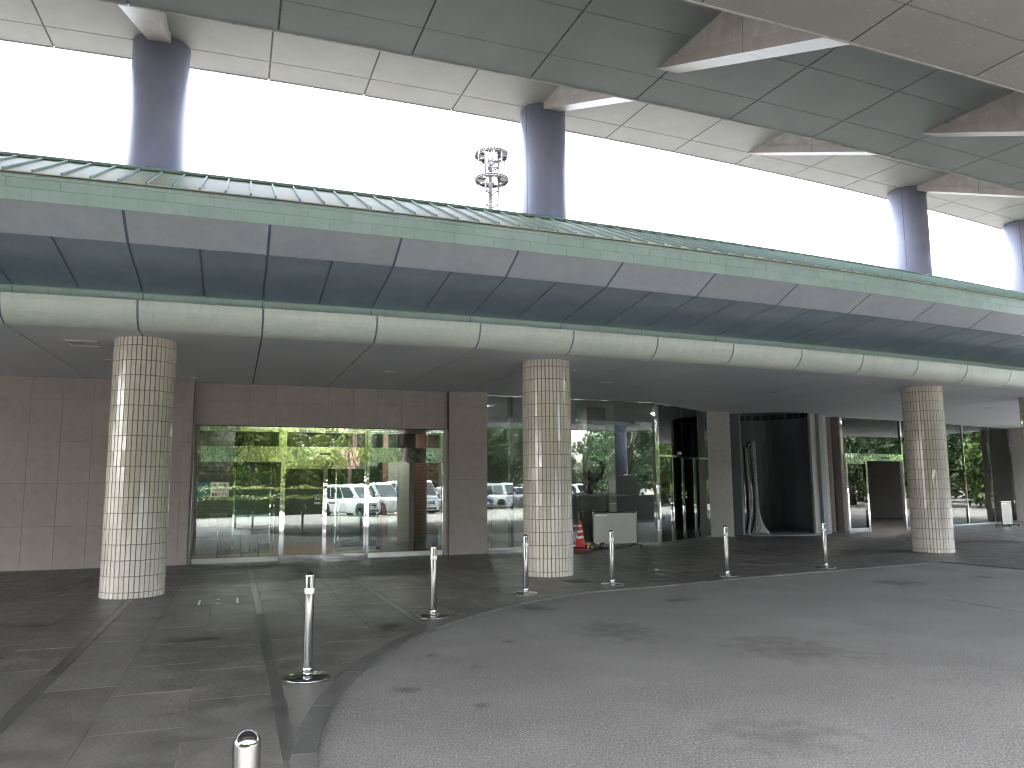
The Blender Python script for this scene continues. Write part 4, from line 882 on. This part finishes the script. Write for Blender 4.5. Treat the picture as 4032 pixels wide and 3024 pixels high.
for (txt, x, z, s_) in (('待 合 室', 0.0, 0.10, 0.085), ('待合ロビー', 0.01, 0.0, 0.075), ('トイレ', 0.075, -0.10, 0.085)):
    o = link('lettering', text_mesh(txt, s_, 'ink'), e, (x, -0.013, z), (R(90), 0, 0), True)
for (x, mt) in ((-0.14, 'sign_navy'), (-0.075, 'sign_red')):
    mb = MB(); mb.add([(x - 0.02, -0.0115, -0.14), (x + 0.02, -0.0115, -0.14), (x + 0.024, -0.0115, -0.08), (x, -0.0115, -0.055), (x - 0.024, -0.0115, -0.08)], [(0, 1, 2, 3, 4)]); at(mb, 'figure_icon', mt)
n_ = 4.25; e = empty('blue_wall_sign', PT(97.662, n_, 1.42), 'narrow blue vertical sign on the grey panel behind the glass', 'sign', None, TH(n_))
mb = MB(); mb.box(-0.045, 0.045, -0.012, 0.0, -0.13, 0.13); at(mb, 'plate', 'blue_sign')
n_ = 3.92; e = empty('hanging_notice', PT(98.9, n_, 1.50), 'white framed notice behind the right entrance pane', 'notice', None, TH(n_))
mb = MB(); mb.box(-0.2, 0.2, -0.012, 0.0, -0.14, 0.14); at(mb, 'board', 'paper'); 
mb = MB()
for (x0, x1, z0, z1) in ((-0.18, 0.18, 0.115, 0.12), (-0.18, 0.18, -0.12, -0.115), (-0.18, -0.175, -0.115, 0.115), (0.175, 0.18, -0.115, 0.115)): mb.box(x0, x1, -0.0135, -0.012, z0, z1)
at(mb, 'border_line', 'grey_panel')
# ================================================================== ANTENNA TOWER (behind the building)
TC = (-3.0, 120.0)
e = empty('antenna_tower', (*TC, 0), 'white lattice antenna tower with two round platforms rising behind the roof', 'tower')
e_t = e
legs = [(1.22 * math.cos(R(a)), 1.22 * math.sin(R(a))) for a in (215, 335, 95)]
for (x, y) in legs: mb = MB(); mb.tube((x, y, 0), (x, y, 55.2), 0.20, 12); at(mb, 'leg', 'tower_paint')
for z in [46.1 - 2.3 * k for k in range(18)] + [48.4, 52.3, 53.4]:
    mb = MB()
    for i in range(3): mb.tube((*legs[i], z), (*legs[(i + 1) % 3], z), 0.11, 8)
    at(mb, 'ring_brace', 'tower_paint')
for z in (45.0, 47.4): 
    mb = MB()
    for (x, y) in legs: mb.lathe([(0.18, -0.06), (0.18, 0.06)], 12, (x, y, z))
    at(mb, 'flange', 'tower_dark')
for zc_ in (50.35, 54.55):
    mb = MB(); 
    for (rr_, zz, th_) in ((2.62, zc_ + 0.14, 0.16), (2.62, zc_ - 0.12, 0.15)):
        for i in range(32):
            a, b = 2 * math.pi * i / 32, 2 * math.pi * (i + 1) / 32; mb.tube((rr_ * math.cos(a), rr_ * math.sin(a), zz), (rr_ * math.cos(b), rr_ * math.sin(b), zz), th_, 6)
    pl = at(mb, 'platform_ring', 'tower_dark')
    mb = MB()
    for i in range(6):
        a = R(60 * i + 20); mb.tube((0.9 * math.cos(a), 0.9 * math.sin(a), zc_), (2.6 * math.cos(a), 2.6 * math.sin(a), zc_), 0.1, 6)
    at(mb, 'spoke', 'tower_dark')
    mb = MB()
    for i in range(24):
        if i in (3, 4, 9, 15): continue
        a, b = 2 * math.pi * (i + 0.05) / 24, 2 * math.pi * (i + 0.95) / 24
        mb.prism([(1.25 * math.cos(a), 1.25 * math.sin(a)), (2.55 * math.cos(a), 2.55 * math.sin(a)), (2.55 * math.cos(b), 2.55 * math.sin(b)), (1.25 * math.cos(b), 1.25 * math.sin(b))], zc_ + 0.03, zc_ + 0.07)
    at(mb, 'deck_grating', 'tower_paint')
for i in range(12):
    a = R(30 * i + 8); x, y = 2.66 * math.cos(a), 2.66 * math.sin(a); mb = MB(); mb.tube((x, y, 50.0), (x, y, 55.0 + (i % 3) * 0.3), 0.08, 6); at(mb, 'mast_pole', 'tower_paint')
for i, (dg, z0, z1) in enumerate(((200, 54.2, 56.0), (228, 53.9, 56.1), (252, 54.3, 56.3), (278, 52.4, 54.2), (300, 54.6, 56.2), (340, 52.9, 54.8), (12, 54.0, 55.8), (180, 53.4, 55.2), (255, 51.0, 53.0), (312, 51.5, 52.6), (70, 54.2, 56), (120, 54.2, 56))):
    a = R(dg); x, y = 2.85 * math.cos(a), 2.85 * math.sin(a); mb = MB(); mb.box(x - 0.14, x + 0.14, y - 0.1, y + 0.1, z0, z1); at(mb, 'panel_antenna', 'tower_paint', 0.03)
mb = MB(); mb.tube((-0.9, -0.3, 54.5), (-0.9, -0.3, 58.2), 0.075, 6); mb.tube((-2.5, -0.4, 54.7), (-0.9, -0.3, 56.9), 0.06, 6); at(mb, 'lightning_rod', 'tower_dark')
mb = MB()
for x in (-0.45, -0.3, 0.0): mb.tube((x, -0.1, 20), (x, -0.1, 54.0), 0.09, 6)
for k in range(60): mb.box(-0.45, -0.25, -0.12, -0.08, 38 + k * 0.28, 38.04 + k * 0.28)
at(mb, 'cable_ladder', 'tower_dark')
mb = MB()
for (a, b) in ((0, 1), (1, 2), (2, 0)): mb.tube((*legs[a], 50.4), (*legs[b], 54.4), 0.085, 6)
at(mb, 'diagonal_brace', 'tower_dark')
# ================================================================== BEHIND THE CAMERA (seen mirrored in the glazing)
# pedestal and planter island with bronze tree
OP = Vector((18.2, 10.1, 0)); oa = math.atan2(OP.y - CY, OP.x - CX) + math.pi / 2
e = empty('outer_column', OP, 'dark metal column on a stepped brick pedestal beyond the driveway', 'column', None, oa)
mb = MB(); mb.lathe([(0.42, 2.0), (0.42, 4.46)], 48); at(mb, 'shaft', 'column_metal')
mb = MB(); mb.lathe([(0.45, 1.98), (0.45, 2.08)], 40); at(mb, 'collar', 'steel')
mb = MB(); mb.box(-0.68, 0.68, -0.68, 0.68, 0.0, 1.98); at(mb, 'pedestal', 'brick_pedestal', 0.01)
e = empty('planter_island', (15.6, 10.2, 0), 'low dark granite planter island with soil mound beyond the driveway', 'planter', None, oa)
mb = MB()
for (x0, x1, y0, y1) in ((-3.0, 4.0, -1.3, -1.1), (-3.0, 4.0, 1.1, 1.3), (-3.0, -2.8, -1.1, 1.1), (3.8, 4.0, -1.1, 1.1)): mb.box(x0, x1, y0, y1, 0, 1.1)
at(mb, 'planter_wall', 'planter_granite')
mb = MB(); secs = []
for i in range(9):
    for j in range(9):
        x, y = -2.8 + 5.0 * i / 8, -1.1 + 2.2 * j / 8; secs.append((x, y, 1.02 + 0.28 * math.sin(math.pi * i / 8) * math.sin(math.pi * j / 8)))
mb.add(secs, [(i * 9 + j, (i + 1) * 9 + j, (i + 1) * 9 + j + 1, i * 9 + j + 1) for i in range(8) for j in range(8)], 0, True); at(mb, 'soil_mound', 'soil')
e = empty('bronze_tree', (14.3, 10.6, 1.2), 'dark bronze tree sculpture with curled branch on the planter island', 'sculpture', None, R(55))
mb = MB()
mb.path([(0.0, 0, 0), (0.05, 0, 0.35), (0.02, 0, 0.6)], [0.2, 0.13, 0.12], 10)
mb.path([(0.02, 0, 0.55), (-0.15, 0, 0.8), (-0.22, 0, 1.05)], [0.1, 0.09, 0.07], 10)
mb.path([(0.02, 0, 0.55), (0.05, 0, 0.85), (0.02, 0, 1.1)], [0.1, 0.07, 0.05], 10)
mb.path([(0.02, 0, 0.5), (0.25, 0, 0.58), (0.5, 0, 0.75), (0.66, 0, 1.0), (0.64, 0, 1.2), (0.5, 0, 1.38)], [0.1, 0.1, 0.11, 0.11, 0.10, 0.09], 10); at(mb, 'branches', 'bronze')
for (x, z, a) in ((0.15, 0.75, 40), (0.32, 0.82, 20), (0.45, 0.9, 10), (0.78, 1.2, -50), (-0.32, 0.95, 50), (-0.28, 0.75, 70), (0.02, 0.85, 10)):
    mb = MB(); ca, sa = math.cos(R(a)), math.sin(R(a))
    pts = [(0.055 * math.cos(t), 0.10 * math.sin(t)) for t in [2 * math.pi * i / 10 for i in range(10)]]
    pp = [(x + px * ca - pz_ * sa, z + px * sa + pz_ * ca) for px, pz_ in pts]
    for i in range(10): mb.tube((pp[i][0], 0, pp[i][1]), (pp[(i + 1) % 10][0], 0, pp[(i + 1) % 10][1]), 0.018, 6)
    at(mb, 'bronze_leaf', 'bronze')
# ---- cars
def make_car(loc, heading, L_, W_, H_, kind, paint, label):
    e = empty('parked_car', loc, label, 'car', 'cars parked along the hedge', heading)
    def pa(mb, nm, mt, par=None, bev=0): return link(nm, mb.mesh(nm, mt, (0, 0, 0), bev), par or e, (0, 0, 0), 0.0, True)
    hl, hw = L_ / 2, W_ / 2; belt = H_ * 0.56
    P = {'van': dict(hood=(0.80, 0.55), cowl=0.56, wtop=0.22, rtop=-0.90, rbot=-0.98),
         'kei': dict(hood=(0.95, 0.50), cowl=0.86, wtop=0.66, rtop=-0.93, rbot=-0.98),
         'hatch': dict(hood=(0.72, 0.52), cowl=0.45, wtop=0.05, rtop=-0.72, rbot=-0.92),
         'suv': dict(hood=(0.80, 0.58), cowl=0.42, wtop=0.20, rtop=-0.88, rbot=-0.96),
         'sedan': dict(hood=(0.75, 0.56), cowl=0.36, wtop=0.02, rtop=-0.45, rbot=-0.72)}[kind]
    hz_ = P['hood'][1] * H_ * 1.0
    # lower body: stations along x with (halfwidth, z0, ztop)
    st_ = [(-1.0, 0.80, 0.30, belt * 0.92), (-0.965, 0.95, 0.22, belt), (-0.6, 1.0, 0.18, belt), (0.0, 1.0, 0.18, belt), (P['cowl'] - 0.02, 1.0, 0.18, belt), (P['hood'][0], 0.97, 0.18, hz_), (0.93, 0.90, 0.2, hz_ * 0.90), (0.985, 0.78, 0.24, hz_ * 0.74), (1.0, 0.70, 0.30, hz_ * 0.60)]
    secs = []
    for (fx, fwid, z0, z1) in st_:
        w = fwid * hw; x = fx * hl
        secs.append([(x, -w * 0.93, z0), (x, -w, z0 + 0.12), (x, -w, z1 - 0.14), (x, -w * 0.95, z1 - 0.03), (x, -w * 0.82, z1), (x, 0, z1 + 0.02), (x, w * 0.82, z1), (x, w * 0.95, z1 - 0.03), (x, w, z1 - 0.14), (x, w, z0 + 0.12), (x, w * 0.93, z0)])
    mb = MB(); loft(mb, secs); body = pa(mb, 'body', paint)
    g_ = [(P['rbot'], belt - 0.02, 0.94), (P['rtop'], H_ - 0.05, 0.78), (P['rtop'] * 0.6, H_, 0.78), (P['wtop'] - 0.1, H_ - 0.005, 0.78), (P['wtop'], H_ - 0.05, 0.78), (P['cowl'], belt - 0.02, 0.92)]
    # cabin: extruded side profile with tumblehome
    k = len(g_); v = [(fx * hl, -w * hw, z) for fx, z, w in g_] + [(fx * hl, w * hw, z) for fx, z, w in g_]
    mb = MB(); mb.add(v, [list(range(k)), list(range(k, 2 * k))[::-1]] + [(i, (i + 1) % k, k + (i + 1) % k, k + i) for i in range(k)])
    pa(mb, 'cabin', paint, None, 0.035)
    def lerp(a, b, t): return a + (b - a) * t
    def side(x0f, x1f):     # side window quad between fractions along the belt and roof
        out = []
        for s in (-1, 1):
            zb, ztp = belt + 0.03, H_ - 0.13; wb, wt = hw * 0.935 + 0.012, hw * 0.80 + 0.012
            xb0, xb1 = lerp(P['rbot'], P['cowl'], x0f), lerp(P['rbot'], P['cowl'], x1f); xt0, xt1 = lerp(P['rtop'], P['wtop'], x0f), lerp(P['rtop'], P['wtop'], x1f)
            mb = MB(); f_ = [(xb0 * hl, s * wb, zb), (xb1 * hl, s * wb, zb), (xt1 * hl, s * wt, ztp), (xt0 * hl, s * wt, ztp)]; b_ = [(x, y - s * 0.02, z) for x, y, z in f_]
            mb.add(f_ + b_, [(0, 1, 2, 3), (7, 6, 5, 4), (0, 1, 5, 4), (1, 2, 6, 5), (2, 3, 7, 6), (3, 0, 4, 7)]); pa(mb, 'side_window', 'car_glass')
    for (a, b) in (((0.05, 0.32), (0.35, 0.63), (0.66, 0.93)) if kind in ('van', 'suv', 'kei') else ((0.08, 0.48), (0.52, 0.92))): side(a, b)
    for (xa, za, wa, xb, zb, wb_, nm, dx) in ((P['cowl'], belt + 0.02, 0.86, P['wtop'], H_ - 0.09, 0.72, 'windscreen', 1), (P['rbot'], belt + 0.06, 0.82, P['rtop'], H_ - 0.10, 0.70, 'rear_window', -1)):
        mb = MB(); o_ = 0.022 * dx; f_ = [(xa * hl + o_, -wa * hw, za), (xa * hl + o_, wa * hw, za), (xb * hl + o_, wb_ * hw, zb + 0.015), (xb * hl + o_, -wb_ * hw, zb + 0.015)]; b_ = [(x - o_ * 1.5, y, z) for x, y, z in f_]
        mb.add(f_ + b_, [(0, 1, 2, 3), (7, 6, 5, 4), (0, 1, 5, 4), (1, 2, 6, 5), (2, 3, 7, 6), (3, 0, 4, 7)]); pa(mb, nm, 'car_glass')
    fz = hz_
    for s in (-1, 1):
        mb = MB(); mb.box(0.915 * hl, 0.972 * hl, s * 0.66 * hw - 0.14, s * 0.66 * hw + 0.14, fz * 0.70, fz * 0.86); pa(mb, 'headlight', 'lens', None, 0.02)
        mb = MB(); mb.box(-0.99 * hl, -0.95 * hl, s * 0.80 * hw - 0.07, s * 0.80 * hw + 0.07, belt * 0.72, belt * 0.98); pa(mb, 'tail_light', 'red_lens', None, 0.01)
        mb = MB(); mb.box((P['cowl'] - 0.10) * hl, (P['cowl'] - 0.03) * hl, s * (hw + 0.09) - 0.08, s * (hw + 0.09) + 0.08, belt + 0.02, belt + 0.16); pa(mb, 'wing_mirror', paint, None, 0.03)
    mb = MB()
    for k_ in range(3): mb.box(0.988 * hl, 1.008 * hl, -0.40 * hw, 0.40 * hw, fz * (0.50 + 0.10 * k_), fz * (0.555 + 0.10 * k_))
    pa(mb, 'grille', 'black_metal')
    mb = MB(); mb.box(0.99 * hl, 1.006 * hl, -0.62 * hw, 0.62 * hw, 0.27, 0.36); pa(mb, 'lower_intake', 'black_metal')
    mb = MB(); mb.box(1.008 * hl, 1.014 * hl, -0.165, 0.165, 0.38, 0.545); pa(mb, 'number_plate', 'paper')
    for fx in (-0.60, 0.62):
        for s in (-1, 1):
            rw = 0.32; mb = MB(); x = fx * hl; y0, y1 = s * (hw - 0.20), s * (hw + 0.008)
            mb.tube((x, y0, rw), (x, y1, rw), rw, 28); wh = pa(mb, 'wheel', 'rubber')
            mb = MB(); mb.tube((x, y1 - s * 0.01, rw), (x, y1 + s * 0.006, rw), 0.20, 24); pa(mb, 'rim', 'steel', wh)
            mb = MB(); mb.tube((x, s * (hw - 0.05), rw + 0.03), (x, s * (hw + 0.004), rw + 0.03), rw + 0.055, 28); pa(mb, 'wheel_arch', 'rubber')
    return e
rowd, hd = Vector((0.987, -0.157, 0)), Vector((0.157, 0.987, 0)); F0 = Vector((10.4, -3.6, 0)); ha = math.atan2(hd.y, hd.x)
cars = [('van', 4.8, 1.8, 1.69, 'car_white', 'white minivan at the near end of the parked row'), ('van', 4.4, 1.7, 1.78, 'car_silver', 'silver compact van second in the parked row'), ('kei', 3.4, 1.48, 1.9, 'car_white', 'white boxy microvan third in the parked row'),
        ('hatch', 4.0, 1.69, 1.5, 'car_grey', 'grey hatchback fourth in the parked row'), ('sedan', 4.6, 1.75, 1.45, 'car_white', 'white saloon in the middle of the parked row'), ('suv', 4.5, 1.8, 1.68, 'car_blue', 'dark blue estate car in the parked row'),
        ('kei', 3.4, 1.48, 1.75, 'car_silver', 'silver microvan in the parked row'), ('suv', 4.6, 1.82, 1.7, 'car_grey', 'grey off-roader in the parked row'), ('hatch', 4.3, 1.74, 1.48, 'car_black', 'black hatchback with low roof in the parked row'),
        ('suv', 4.4, 1.76, 1.75, 'car_white', 'white off-roader beside the black hatchback'), ('sedan', 4.6, 1.76, 1.46, 'car_white', 'white saloon near the far end of the row'), ('van', 4.7, 1.8, 1.72, 'car_white', 'white minivan near the far end of the parked row'), ('suv', 4.5, 1.8, 1.7, 'car_white', 'white off-roader at the far end of the parked row')]
for k, (kind, L_, W_, H_, paint, label) in enumerate(cars):
    f_ = F0 + rowd * (2.55 * k) - hd * (0.25 * (k % 3)); make_car(f_ - hd * (L_ / 2), ha, L_, W_, H_, kind, paint, label)
for k in range(14):
    f_ = F0 + rowd * (2.55 * (k - 0.5)); mb = MB(); mb.seg_box((f_.x, f_.y), (f_.x - hd.x * 5, f_.y - hd.y * 5), 0, 5.0, 0.001, 0.005, -0.06, 0.06); o = build(mb, 'parking_line', 'line_paint', None, f_); o['kind'] = 'structure'
# ---- hedges
def leaf_quads(mb, gen, count, size, rr_, sq=0.62):
    for _ in range(count):
        c_, nrm = gen(); u_ = Vector((rr_.gauss(0, 1), rr_.gauss(0, 1), rr_.gauss(0, 1))); u_ = (u_ - nrm * u_.dot(nrm) * 0.6).normalized() * size * rr_.uniform(0.6, 1.3); w_ = u_.cross(nrm + Vector((rr_.gauss(0, .4), rr_.gauss(0, .4), rr_.gauss(0, .4)))).normalized() * u_.length * sq
        mb.add([c_ - u_, c_ + w_ - u_ * 0.1, c_ + u_, c_ - w_ - u_ * 0.1], [(0, 1, 2, 3)])
def hedge(P, Q, w_, h_, mat, label, group):
    P, Q = Vector((*P, 0)), Vector((*Q, 0)); L_ = (Q - P).length; rr_ = random.Random(int(L_ * 100 + h_ * 10)); ang = math.atan2(Q.y - P.y, Q.x - P.x)
    e = empty('hedge', P, label, 'hedge', group, ang)
    mb = MB(); mb.box(0, L_, -w_ / 2 + 0.12, w_ / 2 - 0.12, 0, h_ - 0.12); link('twig_core', mb.mesh('twig_core', 'leaf_dark'), e, (0, 0, 0), 0.0, True)
    def gen():
        t = rr_.random(); x = rr_.uniform(0, L_); bump = 0.06 * math.sin(x * 3.1) + 0.05 * math.sin(x * 7.7)
        if t < 0.45: return Vector((x, rr_.uniform(-w_ / 2, w_ / 2), h_ - 0.05 + bump + rr_.gauss(0, 0.04))), Vector((0, 0, 1))
        s = 1 if rr_.random() < 0.7 else -1
        return Vector((x, s * (w_ / 2 - 0.03 + rr_.gauss(0, 0.05)), rr_.uniform(0.05, h_))), Vector((0, s, 0))
    mb = MB(); leaf_quads(mb, gen, int(L_ * 130), 0.11, rr_); o = link('foliage', mb.mesh('foliage', mat), e, (0, 0, 0), 0.0, True); o['kind'] = 'stuff'
H0 = F0 - rowd * 24 - hd * 7.8; H1 = H0 + rowd * 66
hedge((H1.x, H1.y), (H0.x, H0.y), 1.0, 1.05, 'hedge_low', 'low clipped hedge in front of the taller hedge behind the parked cars', None)
H0b, H1b = H0 - hd * 1.5, H1 - hd * 1.5
hedge((H1b.x, H1b.y), (H0b.x, H0b.y), 1.2, 1.6, 'hedge_leaf', 'tall yellow-green clipped hedge behind the parked cars', None)
hedge((40, 20), (31, 8), 1.2, 1.3, 'hedge_low', 'dark low hedge beyond the right end of the building', None)
# ---- trees
TREES = []
def tree_mesh(seed, leaf, h_=9.0, cr=3.4):
    rr_ = random.Random(seed); mb = MB(); tr = MB()
    top = h_ * 0.72; tr.path([(0, 0, 0), (rr_.gauss(0, .1), rr_.gauss(0, .1), h_ * 0.25), (rr_.gauss(0, .3), rr_.gauss(0, .3), top)], [0.24, 0.19, 0.06], 10)
    cl = []
    for i in range(46):
        a, t = rr_.uniform(0, 6.28), rr_.random(); z = h_ * (0.10 + 0.86 * t); rad_ = cr * math.sin(math.pi * min(1, 0.16 + 0.80 * t)) ** 0.7 * rr_.uniform(0.45, 1.0)
        c_ = Vector((rad_ * math.cos(a), rad_ * math.sin(a), z)); s_ = rr_.uniform(0.65, 1.25); cl.append((c_, s_))
        if i < 16: tr.path([(0, 0, z * 0.55), tuple(c_ * 0.6 + Vector((0, 0, z * 0.28))), tuple(c_)], [0.09, 0.05, 0.02], 6)
    for (c_, s_) in cl:
        def gen():
            d_ = Vector((rr_.gauss(0, 1), rr_.gauss(0, 1), rr_.gauss(0, 0.8))).normalized(); return c_ + d_ * s_ * rr_.uniform(0.75, 1.05), (d_ + Vector((0, 0, 0.5))).normalized()
        leaf_quads(mb, gen, 120, 0.20, rr_)
    return tr.mesh('trunk', 'bark'), mb.mesh('crown', leaf)
TREES = [tree_mesh(11, 'leaf_bright', 7.5, 3.4), tree_mesh(12, 'leaf_mid', 9.0, 3.6), tree_mesh(13, 'leaf_dark', 10.0, 4.0), tree_mesh(14, 'leaf_mid', 8.0, 3.0), tree_mesh(15, 'leaf_dark', 9.0, 3.4)]
tr_lab = ['bright yellow-green tree with rounded crown beyond the car park', 'mid-green broadleaf tree beyond the car park', 'dark evergreen tree beyond the car park', 'slim mid-green tree beyond the car park', 'dense dark green tree beyond the car park']
rr = random.Random(21)
O = Vector((0, 19, 0))
for row, (d0, step, hs_) in enumerate(((44, 5.0, 0.85), (58, 4.4, 1.15), (76, 4.4, 1.7))):
    phi = -28
    while phi < 125:
        d_ = d0 * rr.uniform(0.92, 1.1); gap = 49 < phi < 58
        s_ = hs_ * rr.uniform(0.8, 1.15) * (0.5 if gap else 1.0)
        v_ = 0 if (row == 0 and 10 < phi < 30 and rr.random() < 0.8) else rr.choice([1, 2, 3, 4, 4, 2])
        p = O + Vector((d_ * math.sin(R(phi)), -d_ * math.cos(R(phi)), 0))
        if not (row == 0 and gap):
            e = empty('tree', p, tr_lab[v_] + (', near row', ', middle row', ', far row')[row], 'tree', 'trees around the car park', rr.uniform(0, 6.28)); e.scale = (s_, s_, s_)
            link('trunk', TREES[v_][0], e, (0, 0, 0), 0.0, True); link('crown', TREES[v_][1], e, (0, 0, 0), 0.0, True)
        phi += step * rr.uniform(0.8, 1.2)
# red-brown lamp pole
e = empty('lamp_pole', (14.0, -13.6, 0), 'slim red-brown pole standing by the hedge', 'pole')
mb = MB(); mb.tube((0, 0, 0), (0, 0, 9), 0.14, 14, 0.09); at(mb, 'pole', 'rust_pole')
mb = MB(); mb.lathe([(0.22, 0), (0.22, 0.3), (0.15, 0.35)], 14); at(mb, 'base_collar', 'rust_pole')
mb = MB(); mb.tube((0, 0, 8.9), (1.2, 0, 9.15), 0.05, 8); mb.box(1.0, 1.6, -0.14, 0.14, 9.08, 9.2); at(mb, 'lamp_arm', 'rust_pole')
